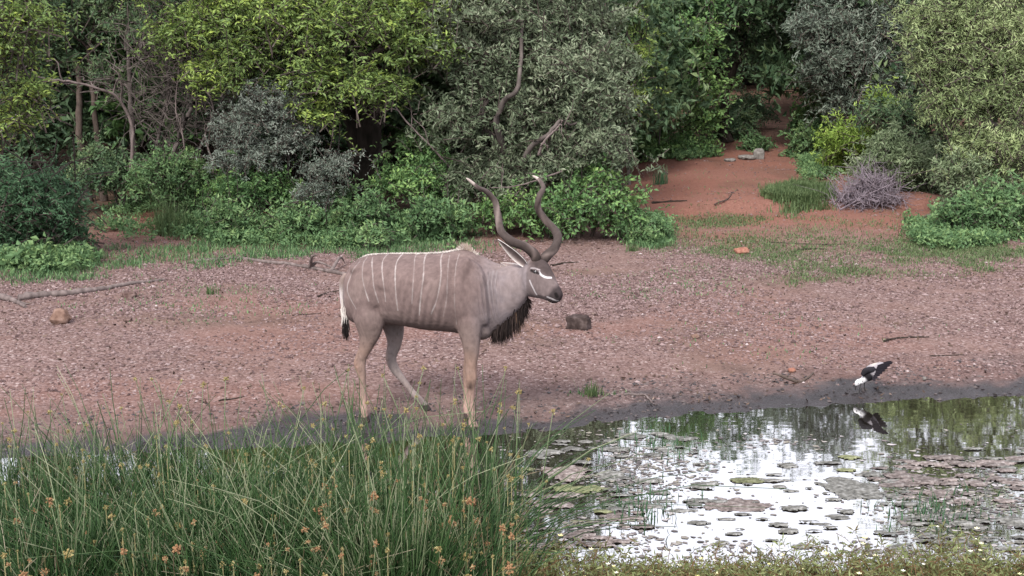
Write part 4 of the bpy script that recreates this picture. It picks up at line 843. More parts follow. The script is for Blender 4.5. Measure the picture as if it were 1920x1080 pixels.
STR = [([(155, 395), (118, 455), (107, 510), (140, 580)], .0085, .8), ([(188, 372), (166, 420), (167, 470), (190, 550)], .0085, .85), ([(205, 380), (205, 440), (209, 490), (228, 555)], .008, .75), ([(268, 360), (246, 390), (247, 480), (255, 550)], .008, .8),
       ([(322, 356), (300, 395), (293, 480), (303, 585)], .0095, 1), ([(376, 368), (366, 430), (361, 500), (358, 560)], .007, .55), ([(416, 366), (403, 450), (394, 520), (387, 605)], .0095, 1), ([(478, 364), (471, 450), (456, 540), (433, 600)], .0085, .9), ([(505, 372), (497, 450), (493, 540), (480, 610)], .0065, .5), ([(542, 366), (527, 440), (524, 560), (532, 640)], .007, .5)]
for q, wd, am in STR: C = seg_paint(C, z1(q), wd*.48, (.42, .38, .36), am*.8, jit=.006)
for q in ([(655, 440), (648, 490), (655, 560)], [(668, 435), (660, 490), (668, 555)], [(682, 430), (674, 480), (682, 550)], [(640, 450), (632, 500), (640, 560)]): C = seg_paint(C, z1(q), .010, (.15, .125, .125), .5, jit=.012)  # neck wrinkles: shaded creases painted into the coat colour
for q in ([(661, 440), (654, 490), (661, 558)], [(675, 435), (667, 490), (675, 552)], [(690, 430), (682, 480), (688, 550)]): C = seg_paint(C, z1(q), .006, (.30, .27, .27), .4, jit=.012)  # lit crests beside the wrinkles, painted as lighter lines
# head colours, along the head axis
hp = S(990, 500, -.04); hx = nrm(S(1050, 556, -.2)-hp); hu = (V-hp)@hx; isH = (ku > U(992, 520)) & (kz > zz(1000, 575))
hn = (nn_-.5)*.03
face = isH*sstep(.02, .07, hu+hn)
C = lerp(C, (.15, .122, .12), face*.75)
top_ = nrm(np.cross(np.cross(hx, np.array([0, 0, 1.])), hx)); hv = (V-hp)@top_
C = lerp(C, (.055, .042, .040), isH*sstep(.0, .06, hu)*sstep(.035, .085, hv-.10*hu)*.85)                                       # dark bridge and forehead
C = lerp(C, (.030, .024, .025), isH*sstep(.285, .34, hu+hn)*.9)                                                               # dark muzzle
def hz(px, py, q): return (940+px*.148, 430+py*.148)
def z2(q): return [(940+x*.14815, 430+y*.14815) for x, y in q]
def near_paint(C, pix, width, colr, amt=1., soft=.4):
    P3 = cr(np.array([hit(*q) for q in pix]), 20); dm = np.min(np.linalg.norm(V[:, None]-P3[None], axis=2), 1) if len(V) < 1 else None
    dm = np.full(len(V), 9.); k = (ku > U(960, 520)); Vk = V[k]; dk = np.full(len(Vk), 9.)
    for q in P3: dk = np.minimum(dk, np.linalg.norm(Vk-q, axis=1))
    dm[k] = dk; return lerp(C, colr, amt*sstep(width*(1+soft), width*(1-soft), dm))
C = near_paint(C, z2([(480, 545), (515, 585), (570, 608), (630, 612)]), .0075, (.66, .63, .64))
C = near_paint(C, z2([(375, 490), (430, 495), (485, 515)]), .005, (.42, .38, .38), .8)
C = near_paint(C, z2([(360, 650), (385, 710), (410, 760), (445, 825)]), .0065, (.5, .47, .47), .85)
C = near_paint(C, z2([(580, 855), (640, 880), (690, 900), (720, 905)]), .006, (.42, .39, .39), .8)
C = near_paint(C, z2([(470, 840), (520, 855), (560, 860)]), .010, (.05, .04, .04), .7)
C = near_paint(C, z2([(690, 820), (705, 850)]), .014, (.012, .01, .01), .95)
C = near_paint(C, z2([(380, 520), (420, 540), (470, 555)]), .011, (.02, .016, .016), .95)
ku_o = thing('kudu', KB, 'striped grey brown antelope bull with long spiral horns standing at the water edge', 'antelope')
obj('body', make_mesh('body', V-KB, Fs, {'coat': np.clip(C*np.array([.80, .79, .80]), 0, 1)}, True), M['coat'], ku_o)
# eye
mb = Loft(); e_ = hit(*z2([(432, 540)])[0]); mb.ball(e_+kl*.012, (np.array([0, 0, .017]), kf*.02, kl*.018)); mb.build('eye', M['eye'], ku_o, KB, True)
# horns: spiralling, keeled
def horn(pts, r0, seed):
    A = cr(np.array([S(*q) for q in pts]), 90); t_ = np.linspace(0, 1, 90); rad = r0*(1-t_)**.62*.98+.006
    tg = nrm(np.gradient(A, axis=0)); ref = nrm(np.cross(tg, np.array([.2, 1, .1]))); b_ = np.cross(tg, ref); n = 18; th = np.arange(n)/n*2*math.pi
    tw = t_*2.4*2*math.pi; ang = th[None]-tw[:, None]; rr = rad[:, None]*(1+.26*np.maximum(np.cos(ang), 0)**5-.10*np.cos(2*ang)+.035*np.sin(t_[:, None]*2*math.pi*38)*(1-t_[:, None])**.5)
    W_ = A[:, None]+rr[..., None]*(ref[:, None]*np.cos(th)[None, :, None]+b_[:, None]*np.sin(th)[None, :, None]); W_ = W_.reshape(-1, 3)
    idx = np.arange(90*n).reshape(90, n); F = np.stack([idx[:-1], np.roll(idx[:-1], -1, 1), np.roll(idx[1:], -1, 1), idx[1:]], -1).reshape(-1, 4)
    W_ = np.vstack([W_, A[-1]+tg[-1]*.012]); f3 = np.array([[89*n+i, 89*n+(i+1) % n, 90*n] for i in range(n)])
    tt = np.repeat(t_, n); ridge = np.maximum(np.cos(ang), 0).ravel()**4
    cc = np.column_stack([.060+.065*tt, .046+.052*tt, .042+.048*tt])*(1+.9*ridge-.3)[:, None]; cc = cc*np.where(tt < .10, .45+5.5*tt, 1)[:, None]
    cc = np.vstack([cc, [.5, .45, .4]]); k = tt > .93; cc[:-1][k] = (.34, .29, .26)
    obj('horn', make_mesh('horn', W_-KB, [F, f3], {'coat': cc}, True), M['horn'], ku_o)
horn([(1008, 490, -.075), (1001, 476, -.085), (985, 464, -.12), (957, 451, -.17), (940, 432, -.15), (933, 402, -.06), (927, 377, -.02), (913, 360, -.07), (895, 350, -.15), (876, 335, -.19)], .0345, 1)
horn([(1017, 492, -.05), (1025, 480, -.03), (1038, 466, .02), (1046, 447, .09), (1038, 428, .16), (1019, 408, .17), (1008, 388, .11), (1011, 368, .08), (1019, 352, .12), (1012, 338, .18), (1000, 330, .21)], .0345, 2)
# ears: cupped leaf shapes
def ear(base, tip, wd, off_b, off_t, face_dir, name='ear'):
    a, b_ = S(*base, off_b), S(*tip, off_t); ax = b_-a; L = np.linalg.norm(ax); ax = ax/L
    w_ = nrm(np.cross(face_dir, ax)); fd = np.cross(ax, w_); n, m_ = 16, 9; Vv = []
    for i in range(n):
        t_ = i/(n-1); hw = wd*(math.sin(math.pi*min(1, t_*.93+.07)**.75)**.8)*(1-.15*t_)+.002
        for j in range(m_):
            s_ = j/(m_-1)*2-1; Vv.append(a+ax*L*t_+w_*hw*s_-fd*(hw*.75*(1-s_*s_))+fd*.0)
    Vv = np.array(Vv); back = Vv-fd*.006; id_ = np.arange(n*m_).reshape(n, m_)
    F = np.stack([id_[:-1, :-1], id_[:-1, 1:], id_[1:, 1:], id_[1:, :-1]], -1).reshape(-1, 4)
    rim = np.concatenate([id_[0], id_[1:, -1], id_[-1, ::-1][1:], id_[::-1, 0][1:-1]]); r2 = np.roll(rim, -1); N_ = n*m_
    FR = np.stack([rim, r2, r2+N_, rim+N_], -1)
    s_ = np.abs(np.tile(np.linspace(-1, 1, m_), n)); tt = np.repeat(np.linspace(0, 1, n), m_)
    ci = lerp(np.tile(np.array([.20, .155, .145]), (N_, 1)), (.62, .57, .55), sstep(.7, 1., s_)); co = np.tile(np.array([.17, .13, .12]), (N_, 1)); co = lerp(co, (.10, .08, .075), sstep(.8, 1, tt)); co = lerp(co, (.55, .5, .48), sstep(.85, 1., s_)*.7)
    obj(name, make_mesh(name, np.vstack([Vv, back])-KB, [F, F[:, ::-1]+N_, FR], {'coat': np.vstack([ci, co])}, True), M['coat'], ku_o)
ear((986, 500), (933, 449), .050, -.10, -.20, nrm(-kl*.75-kf*.25+np.array([0, 0, -.55])))
ear((972, 498), (938, 492), .03, .06, .20, nrm(-kl*.3+np.array([0, 0, 1.])))
# tail, mane, throat fringe: strands
def strands(name, roots, tips, wd, v, mt, parent=ku_o, sag=None):
    n = len(roots); mid = (roots+tips)/2+(sag if sag is not None else 0); s_ = nrm(np.cross(tips-roots, np.array([.15, 1, .1])))*np.asarray(wd).reshape(-1, 1)
    V = np.stack([roots-s_, roots+s_, mid+s_*.8, mid-s_*.8, tips], 1).reshape(-1, 3); i = np.arange(n)[:, None]*5
    o = obj(name, make_mesh(name, V-KB, [i+np.array([[0, 1, 2, 3]]), i+np.array([[3, 2, 4]])], {'v': np.repeat(v, 5)}), M[mt], parent); o['kind'] = 'stuff'; return o
r = np.random.default_rng(123)
mb = Loft(); tp = [(651, 512, -.01, .030), (643, 525, -.02, .028), (641, 550, -.03, .020), (644, 580, -.04, .017), (647, 605, -.04, .014)]
mb.loft([(S(x, y, o), kf*q, kl*q) for x, y, o, q in tp], 12, 2, 20); Vt = np.concatenate(mb.V); tz = (Vt[:, 2]-S(647, 605)[2])/(S(651, 512)[2]-S(647, 605)[2])
tc_ = lerp(np.tile(np.array([.42, .38, .37]), (len(Vt), 1)), (.19, .145, .13), sstep(.55, .85, tz)+.0*tz)
tl_ = obj('tail', make_mesh('tail', Vt-KB, [np.concatenate(f) for f in mb.F.values()], {'coat': tc_}, True), M['coat'], ku_o)
n = 420; t_ = r.random(n); xs = 644+4*t_+r.normal(size=n)*2.2; ys = 560+50*t_; ro = np.array([S(x, y, -.04+.03*r.normal()) for x, y in zip(xs, ys)]); ln = .06+.07*r.random(n)
ti = ro+np.column_stack([.012*r.normal(size=n)+.006, .012*r.normal(size=n), -ln]); ti[:, 2] = np.maximum(ti[:, 2], S(646, 641)[2])
strands('tail_white_hair', ro[t_ < .72], ti[t_ < .72], .0035, np.clip(.75+.2*r.random((t_ < .72).sum()), 0, 1), 'manehair', tl_); strands('tail_tuft', ro[t_ > .68], ti[t_ > .68]-[0, 0, .03], .005, .12*r.random((t_ > .68).sum()), 'hair', tl_)
# mane along the back and the withers tuft
bk = [(668, 492), (690, 478), (720, 475), (760, 474), (800, 474), (840, 471), (870, 466), (890, 474), (908, 488), (930, 497), (950, 498)]
bk = cr(np.array(bk, float), 300); n = 2600; i = r.integers(0, 300, n); u_ = bk[i]; ro = np.array([S(x, y+2, .012*r.normal()) for x, y in u_]); tuft = np.exp(-((u_[:, 0]-878)/13)**2)
ln = .012+.016*r.random(n)+.036*tuft*r.random(n)**.5
ti = ro+np.column_stack([-.4*ln+(.010+.012*tuft)*r.normal(size=n)-.006*tuft, .008*r.normal(size=n), ln*(.45+.8*tuft)]); vv = np.clip(.8+.2*r.random(n)-.62*tuft*(.4+.6*r.random(n))-.35*(u_[:, 0] > 905), 0, 1)
strands('mane', ro, ti, .0042, vv, 'manehair')
# throat fringe
fl = cr(np.array([(926, 622), (936, 612), (948, 600), (960, 590), (972, 580), (983, 570), (988, 562)], float), 200); n = 1500; i = r.integers(0, 200, n); f_ = i/199
ro = np.array([S(x, y-10*r.random(), .02*r.normal()-.01) for x, y in fl[i]]); ln = (.07+.12*np.sin(math.pi*np.clip(f_*.9+.12, 0, 1)))*(.55+.6*r.random(n))
tan = np.exp(-((f_-.58)/.13)**2)*(r.random(n) < .4); ln = ln*(1+.25*tan)
ti = ro+np.column_stack([.022*r.normal(size=n)+.01*(f_ > .5), .015*r.normal(size=n), -ln]); vv = np.clip(.0+.20*r.random(n)+.10*(f_ < .3)+tan*(.35+.25*r.random(n)), 0, 1)
strands('throat_fringe', ro, ti, .0042, vv, 'hair')

# ------------------------------------------------------------------ the wading bird bending to drink
BF = ground(1611, 736); Yb = BF[1]
def B(px, py, dy=0.): return at_y(px, py, Yb+dy)
mp_ = mpp(Yb)
bd = Loft()
def bring(x, y, a, b_, dy=0., ax=(-.75, 0, -.66)):
    ax = nrm(np.array(ax)); u = nrm(np.cross(np.array([0, 1., 0]), ax)); return (B(x, y, dy), u*a*mp_, np.array([0, 1., 0])*b_*mp_)
bd.loft([bring(1657, 681, 3, 3), bring(1648, 687, 9, 9), bring(1638, 694, 13, 12.5), bring(1630, 701, 13, 12), bring(1624, 707, 10, 9.5), bring(1620, 711, 6.5, 6.5), bring(1616, 714, 5.5, 5.2), bring(1611, 716, 6.0, 5.6), bring(1607, 719, 5.0, 4.6, ax=(-.5, 0, -.86)), bring(1605, 723, 2.4, 2.4, ax=(-.2, 0, -1))], 20, 2, 40)
V, Fs = remesh(bd, .0045, 3, 1)
pxs = (V[:, 0]/V[:, 1]*1.0)
def proj(V):
    d = V-CAM; zc = d@FW; return 960+FPX*d[:, 0]/zc, 540-FPX*(d@UP)/zc
bx_, by_ = proj(V); C = np.tile(np.array([.25, .23, .245]), (len(V), 1)); al = ((1657-bx_)*.75+(by_-681)*.66)
C = lerp(C, (.46, .41, .35), sstep(26, 8, al)*sstep(-4, -12, (by_-681)-(1657-bx_)*.88+4)); C = lerp(C, (.018, .017, .02), sstep(29, 33, al)*sstep(47, 42, al)); C = lerp(C, (.62, .61, .62), sstep(43, 47, al))
C = lerp(C, (.02, .02, .022), sstep(20, 26, al)*sstep(9, 12, (by_-681)-(1657-bx_)*.75+3)*.0)
bo = thing('wading_bird', BF, 'black, white and grey wading bird bending down to drink at the mud rim', 'bird')
obj('body', make_mesh('body', V-BF, Fs, {'coat': C}, True), M['feather'], bo)
def wing(dy, pts, n_f, seed):
    rr = np.random.default_rng(seed)
    for k in range(n_f):                                         # separate flight feathers
        t_ = k/(n_f-1); a = B(*(np.array(pts[0])*(1-t_)+np.array(pts[1])*t_), dy); e = B(*(np.array(pts[2])*(1-t_)+np.array(pts[3])*t_), dy*1.25+.02*t_*np.sign(dy))
        ax = nrm(e-a); w_ = nrm(np.cross(ax, np.array([0, 1., .12*k/n_f]))); L = np.linalg.norm(e-a); Vv = []
        for s_, hw in ((0, .4), (.3, .9), (.7, 1), (.92, .7), (1, .1)): Vv += [a+ax*L*s_+w_*hw*.014, a+ax*L*s_+np.array([0, -.003, 0]), a+ax*L*s_-w_*hw*.014]
        id_ = np.arange(15).reshape(5, 3); F = np.stack([id_[:-1, :-1], id_[:-1, 1:], id_[1:, 1:], id_[1:, :-1]], -1).reshape(-1, 4)
        obj('wing_feather', make_mesh('wing_feather', np.array(Vv)-BF, F, {'coat': np.tile(np.array([.016, .014, .018]), (15, 1))}, True), M['feather'], bo)
wing(-.055, [(1645, 686), (1637, 706), (1674, 680), (1640, 714)], 8, 1); wing(.06, [(1648, 684), (1640, 700), (1672, 678), (1652, 700)], 6, 2)
def bpart(name, pts, rad, mt, dy=0., par=None):
    mb = MB(); tube(mb, [B(*q[:2], q[2] if len(q) > 2 else dy) for q in pts], rad, 7, res=12); return mb.build(name, M[mt], par or bo, BF, True)
bpart('bill', [(1605, 721), (1604, 727), (1604, 732)], [.007, .005, .002], 'leg_dark')
l1 = bpart('leg', [(1627, 707, -.02), (1615, 717, -.02), (1611, 736, -.02)], [.008, .005, .005], 'leg_dark'); l2 = bpart('leg', [(1630, 707, .03), (1621, 719, .03), (1622, 734, .03)], [.008, .005, .005], 'leg_dark')
bpart('foot', [(1611, 736, -.02), (1606, 737, -.02), (1601, 737.5, -.02)], [.005, .004, .002], 'leg_dark', par=l1); bpart('foot', [(1622, 734, .03), (1617, 735, .03), (1612, 736, .03)], [.005, .004, .002], 'leg_dark', par=l2)
mb = Loft(); mb.ball(B(1609, 718, -5*mp_), (np.array([0, 0, .005]), np.array([.005, 0, 0]), np.array([0, .004, 0]))); mb.build('eye', M['eye'], bo, BF, True)
mb = Loft(); mb.loft([bring(1641, 690, 4, 3, -.05), bring(1632, 693, 7, 4, -.055), bring(1622, 696, 6, 4, -.045), bring(1616, 704, 4, 3, -.03)], 12, 2, 14)
Vt = np.concatenate(mb.V); obj('wing_bar', make_mesh('wing_bar', Vt-BF, [np.concatenate(f) for f in mb.F.values()], {'coat': np.tile(np.array([.022, .021, .025]), (len(Vt), 1))}, True), M['feather'], bo)

# ------------------------------------------------------------------ floating weed on the pond
r = np.random.default_rng(321)
def wpt(px, py):
    d = ray(px, py); t_ = CAM[2]/-d[2]; return (CAM+d*t_)
def mat_mesh(w_, d_, seed):
    c = .016; nx_, ny_ = max(6, int(w_*1.25/c)), max(5, int(d_*1.25/c)); c1 = min(c, w_*1.25/nx_)
    gx_ = (np.arange(nx_+1)-nx_/2)*w_*1.25/nx_; gy_ = (np.arange(ny_+1)-ny_/2)*d_*1.25/ny_; X_, Y_ = np.meshgrid(gx_, gy_)
    rr = np.random.default_rng(seed); X_ = X_+rr.normal(size=X_.shape)*c*.22; Y_ = Y_+rr.normal(size=X_.shape)*c*.22
    f = (np.hypot(X_/w_*2, Y_/d_*2)+.75*(fbm(X_*5+seed*3.1, Y_*5, seed, 2)-.5)+.85*(fbm(X_*17+seed, Y_*17, seed+5, 3)-.5))
    cell = (f[:-1, :-1]+f[1:, :-1]+f[:-1, 1:]+f[1:, 1:])/4 < .92
    lab = np.zeros_like(cell); i0 = np.unravel_index(np.argmin(np.where(cell, np.add(*np.meshgrid(np.abs(np.arange(nx_)-nx_/2), np.abs(np.arange(ny_)-ny_/2))), 1e9)), cell.shape); lab[i0] = True
    while True:
        g = lab.copy(); g[1:] |= lab[:-1]; g[:-1] |= lab[1:]; g[:, 1:] |= lab[:, :-1]; g[:, :-1] |= lab[:, 1:]; g &= cell
        if (g == lab).all(): break
        lab = g
    z = .002+.004*np.clip((1-f)*1.4, 0, 1)+.008*(fbm(X_*30+seed, Y_*30, seed+8, 2)-.5); z[f > .9] = -.001
    id_ = np.arange(X_.size).reshape(X_.shape); F = np.stack([id_[:-1, :-1], id_[:-1, 1:], id_[1:, 1:], id_[1:, :-1]], -1)[lab]
    u, inv = np.unique(F, return_inverse=True); V = np.stack([X_, Y_, z], -1).reshape(-1, 3)[u]
    return make_mesh('floating_mat', V, inv.reshape(-1, 4), None, True)
def put_mat(px, py, wp, hp_, mt, seed, label, group=None):
    p_ = wpt(px, py); s_ = mpp(p_[1]); dep = p_[1]/3.2; me = mat_mesh(wp*s_, hp_*s_*dep*1.05, seed)
    o = obj('floating_weed_mat', me, M[mt]); o.location = (p_[0], p_[1], .0005+.0009*(seed % 9)); return tag(o, label, 'floating weed', group)
named = [(1060, 888, 108, 32, 'mat_pink', 'pinkish floating weed mat just behind the yellow green one'), (1095, 918, 130, 18, 'mat_green', 'long yellow green floating weed mat beside the rushes'), (1148, 890, 62, 14, 'mat_grey', 'pale grey mat touching the pinkish mat near the rushes'), (1092, 868, 50, 10, 'mat_grey', 'narrow pale mat behind the pinkish mat near the rushes'),
    (985, 880, 50, 9, 'mat_green', 'small olive mat against the rush stems'), (1372, 948, 145, 30, 'mat_pink', 'solitary reddish brown mat in the white mirror of sky'), (1602, 918, 125, 40, 'mat_grey', 'thick grey brown mat with ragged edge in the white mirror of sky'), (1590, 858, 44, 8, 'mat_green', 'small green lens shaped mat near the bird reflection'), (1585, 882, 48, 7, 'mat_green', 'thin dark green lens shaped mat below the smaller lens'), (1400, 902, 80, 12, 'mat_green', 'flat green mat above the reddish brown mat'), (1125, 960, 48, 9, 'mat_green', 'small yellow mat between pink mats near the rushes'), (1900, 978, 70, 14, 'mat_grey', 'pale mint mat at the right in dark water')]
for i, a in enumerate(named): put_mat(*a[:5], 500+i, a[5])
q = 0
def scatter(n, x0, x1, y0, y1, w0, w1, mt, label, group, thr=0.):
    global q
    k = 0; tries = 0
    while k < n and tries < n*20:
        tries += 1; px, py = r.uniform(x0, x1), r.uniform(y0, y1); p_ = wpt(px, py)
        if p_[1] > shore(p_[0])-.12 or p_[1] < near(p_[0])+.05 or fbm(p_[0]*1.3, p_[1]*1.3, 90) < thr: continue
        wv = r.uniform(w0, w1); put_mat(px, py, wv, wv*r.uniform(.09, .22), mt, 600+q, label, group); q += 1; k += 1
gp = 'floating weed mats'
scatter(46, 955, 1220, 925, 1030, 22, 72, 'mat_pink', 'pinkish brown floating weed mat in the crowd beside the rushes', gp+' beside the rushes')
scatter(52, 1640, 1930, 858, 950, 22, 84, 'mat_pink', 'dull pink floating weed mat in the raft on the right of the pond', gp+' in the right raft', .38)
scatter(44, 1660, 1930, 965, 1045, 18, 66, 'mat_grey', 'grey green floating weed mat in the raft near the lower right bank', gp+' in the lower right raft')
scatter(26, 1130, 1330, 895, 960, 26, 70, 'mat_grey', 'grey floating weed mat between the rushes crowd and the white mirror', gp+' in mid pond', .3)
scatter(70, 1290, 1700, 865, 1035, 14, 58, 'mat_grey', 'small grey weed scrap floating in the white mirror of sky', 'weed scraps in the white mirror', .3)
scatter(24, 980, 1300, 808, 870, 18, 60, 'mat_grey', 'small pale weed mat floating in the dark water by the mud', 'weed mats by the mud', .3)
scatter(10, 1790, 1930, 840, 880, 20, 50, 'mat_grey', 'small pale weed mat in the dark tree reflection', 'weed mats in the dark reflection')
# small scraps: uncountable
n = 19000; px = r.uniform(930, 1930, n); py = r.uniform(795, 1050, n); dz = UP[2]*(540-py)/FPX+FW[2]; tt = CAM[2]/-dz; x = (px-960)/FPX*tt; y = (UP[1]*(540-py)/FPX+FW[1])*tt
dens = .95*np.exp(-((px-1190)/110)**2-((py-870)/55)**2)+.8*np.exp(-((px-1090)/120)**2-((py-1000)/40)**2)+.75*np.exp(-((px-1810)/130)**2-((py-930)/70)**2)+.55*np.exp(-((px-1420)/150)**2-((py-830)/14)**2)+.5*np.exp(-((px-1560)/190)**2-((py-765)/14)**2)+.04+.3*np.exp(-((py-1035)/22)**2)
k = (y < shore(x)-.03) & (y > near(x)) & (r.random(n) < dens*np.clip(3.2*(fbm(x*2.2, y*2.2, 95)-.30), .03, 1)); x, y = x[k], y[k]; n = len(x)
a = r.random(n)*6.283; s_ = .006+.020*r.random(n)**2; th = np.arange(6)/6*6.283
V = np.stack([x[:, None]+(s_[:, None]*np.cos(th)[None]*(1+.35*r.normal(size=(n, 6)))), y[:, None]+(.8*s_[:, None]*np.sin(th)[None]*(1+.35*r.normal(size=(n, 6)))), .0015+.0022*r.random((n, 6))], -1).reshape(-1, 3)
i6 = np.arange(n)[:, None]*6
tag(obj('floating_scraps', make_mesh('floating_scraps', V, [(i6+np.array([[0, 1, 2, 3]])), (i6+np.array([[0, 3, 4, 5]]))], {'v': np.repeat(r.random(n), 6)}), M['scrap']), 'fine scum of weed scraps floating on the pond', 'pond weed', None, 'stuff')
# emergent dark sprigs
n = 420; px = np.concatenate([r.normal(1760, 50, 170), r.normal(1200, 45, 150), r.normal(1215, 60, 100)]); py = np.concatenate([r.normal(958, 22, 170), r.normal(950, 22, 150), r.normal(835, 20, 100)])
P = np.array([wpt(a_, b_) for a_, b_ in zip(px, py)]); k = (P[:, 1] < shore(P[:, 0])-.1) & (P[:, 1] > near(P[:, 0])); P = P[k]-[0, 0, .01]
V, q4, t3, v = blades(P, .08, .009, .9, r)
tag(obj('emergent_sprigs', make_mesh('emergent_sprigs', V, [q4, t3], {'v': v*.5}), M['thorn']), 'thin dark sprigs poking out of the pond', 'water plant', None, 'stuff')

# ------------------------------------------------------------------ rushes in the foreground
r = np.random.default_rng(777)
def rush_set(x, y, h, dx, dy, rad):
    n = len(x); K = 6; t_ = np.linspace(0, 1, K); z0 = np.maximum(height(x, y), -.12)-.01; ln = np.hypot(dx, dy)
    P = np.stack([x, y, z0], -1)[:, None]+np.array([0, 0, 1.])*(h[:, None]*t_)[..., None]*(1-.28*np.minimum(ln, 1.6)[:, None, None]*t_[None, :, None]**2)
    P[..., 0] += (dx*h)[:, None]*t_**1.5; P[..., 1] += (dy*h)[:, None]*t_**1.5; P[:, 1:] += r.normal(size=(n, K-1, 3))*.005
    return P, rad[:, None]*(1-.7*t_)[None]
PP, RR, vv = [], [], []
nc = 138; cy = r.uniform(5.9, 8.05, nc); cx = -.44*cy-.15+(.44*cy+.02-.06*(cy-6))*r.random(nc)
for k in range(nc):
    m_ = int(r.integers(35, 95)*(1.25 if cy[k] < 7.2 else .75)); sp = .05+.10*r.random(); ox, oy = r.normal(size=m_)*sp, r.normal(size=m_)*sp; hh = r.uniform(.40, .95)*(1.0 if cx[k] < -.25 else .8)
    h = hh*(.55+.5*r.random(m_)); tall = r.random(m_) < .13; h = np.where(tall, h*r.uniform(1.2, 1.6, m_)+.1, h); h = np.minimum(h, 1.25+.1*r.random(m_))
    wild = (r.random(m_) < .07)*r.normal(size=m_)*.8; ax_, ay_ = .22*r.normal(), .12*r.normal()
    P, q_ = rush_set(cx[k]+ox, cy[k]+oy, h, ax_+1.7*ox+.10*r.normal(size=m_)+wild, ay_+1.2*oy+.08*r.normal(size=m_), .0040+.0020*r.random(m_)); PP.append(P); RR.append(q_)
    vv.append(np.clip(r.random(m_)**1.4*(.65+.5*r.random())+.25*tall, 0, 1))
m_ = 160; y = r.uniform(7.3, 8.3, m_); x = r.uniform(-1.3, .05, m_); P, q_ = rush_set(x, y, r.uniform(.75, 1.2, m_), .22*r.normal(size=m_), .15*r.normal(size=m_), .0038+.0015*r.random(m_)); PP.append(P); RR.append(q_); vv.append(.3+.6*r.random(m_))
m_ = 2600; y = r.uniform(5.9, 8.1, m_); x = -.44*y-.15+(.44*y+.08)*r.random(m_); P, q_ = rush_set(x, y, r.uniform(.35, .85, m_), .2*r.normal(size=m_), .15*r.normal(size=m_), .0032+.0015*r.random(m_)); PP.append(P); RR.append(q_); vv.append(r.random(m_)**1.6)
P = np.concatenate(PP); RRc = np.concatenate(RR); V, F = tubes(P, RRc, 4); v = np.repeat(np.clip(np.concatenate(vv)[:, None]*(.15+.95*np.linspace(0, 1, 6))[None], 0, 1).ravel(), 4)  # paler tips; bases darkened in colour to paint the shade inside the bed
tag(obj('rush_bed', make_mesh('rush_bed', V, F, {'v': v}, True), M['rush']), 'dense bed of tall dark green rushes in the pond margin', 'rushes', None, 'stuff')
m_ = 1100; y = r.uniform(5.9, 8.1, m_); x = -.44*y-.15+(.44*y+.1)*r.random(m_); P, q_ = rush_set(x, y, r.uniform(.3, .85, m_), .5*r.normal(size=m_), .4*r.normal(size=m_), .0035+.0015*r.random(m_)); V, F = tubes(P, q_, 4)
tag(obj('dead_rush_stems', make_mesh('dead_rush_stems', V, F, {'v': np.repeat(r.random(m_), 24)}, True), M['straw']), 'bent straw coloured dead stems tangled through the rushes', 'dead rushes', None, 'stuff')
# seed heads: six shapes of flowering stalk, each stalk its own thing
def seed_head(rr, size):
    mb = MB(); n = rr.integers(16, 26)
    for k in range(n):
        d = nrm(rr.normal(size=3)*[1, 1, .8]+[0, 0, .5]); c = d*size*rr.uniform(.1, .85)*np.array([.9, .9, 1.2]); sp = size*rr.uniform(.18, .30)
        S_ = ico*np.array([.85, .85, 1.0])*sp*(1+.2*rr.normal(size=(6, 3))); q = Vector((0, 0, 1)).rotation_difference(Vector(nrm(d+.5*rr.normal(size=3)))); S_ = np.array([q@Vector(p_) for p_ in S_])
        mb.add(S_+c, icoF, np.clip(.55*rr.random()+.2+.25*rr.normal(), 0, 1))
        tv, tf = tubes(np.array([[[0, 0, 0], c*.5, c]]), np.full((1, 3), .0016), 3); mb.add(tv, tf, .9)
    return mb
heads = []; heads2 = []
for k in range(7):
    rr = np.random.default_rng(900+k); mb = seed_head(rr, .020+.005*(k % 3)); V = np.concatenate(mb.V)
    heads.append(make_mesh('seed_head', V, [np.concatenate(f) for f in mb.F.values()], {'v': np.concatenate(mb.A)})); heads[-1].materials.append(M['seed'])
    h2 = heads[-1].copy(); h2.materials.clear(); h2.materials.append(M['seedtan']); heads2.append(h2)
stalks = []
for k in range(8):
    rr = np.random.default_rng(950+k); a = rr.random()*6.283; ln = .06+.3*rr.random(); t_ = np.linspace(0, 1, 7); P = np.column_stack([math.cos(a)*ln*t_**1.7, math.sin(a)*ln*t_**1.7, t_*(1-.1*ln*t_)])
    V, F = tubes(P[None], np.linspace(.0042, .002, 7)[None], 5); me = make_mesh('stem', V, F, {'v': np.linspace(.3, .85, 7).repeat(5)}, True); me.materials.append(M['rush']); stalks.append((me, P[-1]))
cnt = 0
def stalk(x, y, h, hs_, label, group):
    global cnt
    z0 = max(float(height(x, y)), -.1); o = thing('flowering_rush', (x, y, z0), label, 'rush', group); o.rotation_euler = (0, 0, r.random()*6.283); k = r.integers(8); me, tip = stalks[k]
    s = bpy.data.objects.new('stem', me); col.objects.link(s); s.parent = o; s.scale = (h, h, h)
    hd = bpy.data.objects.new('seed_head', (heads2 if group == 'tall seed heads' or r.random() < .25 else heads)[r.integers(7)]); col.objects.link(hd); hd.parent = o; hd.location = tip*h; hd.scale = (hs_,)*3; hd.rotation_euler = (.5*r.normal(), .5*r.normal(), r.random()*6); cnt += 1
for k in range(190):
    y = r.uniform(5.5, 6.6); x = r.uniform(-.43*y, .12); stalk(x, y, r.uniform(.25, .8)*(1.15 if k % 3 == 0 else .92), r.uniform(.6, 1.35), 'rush stalk with a rusty or tan seed head low before the rush bed', 'low rusty seed heads')
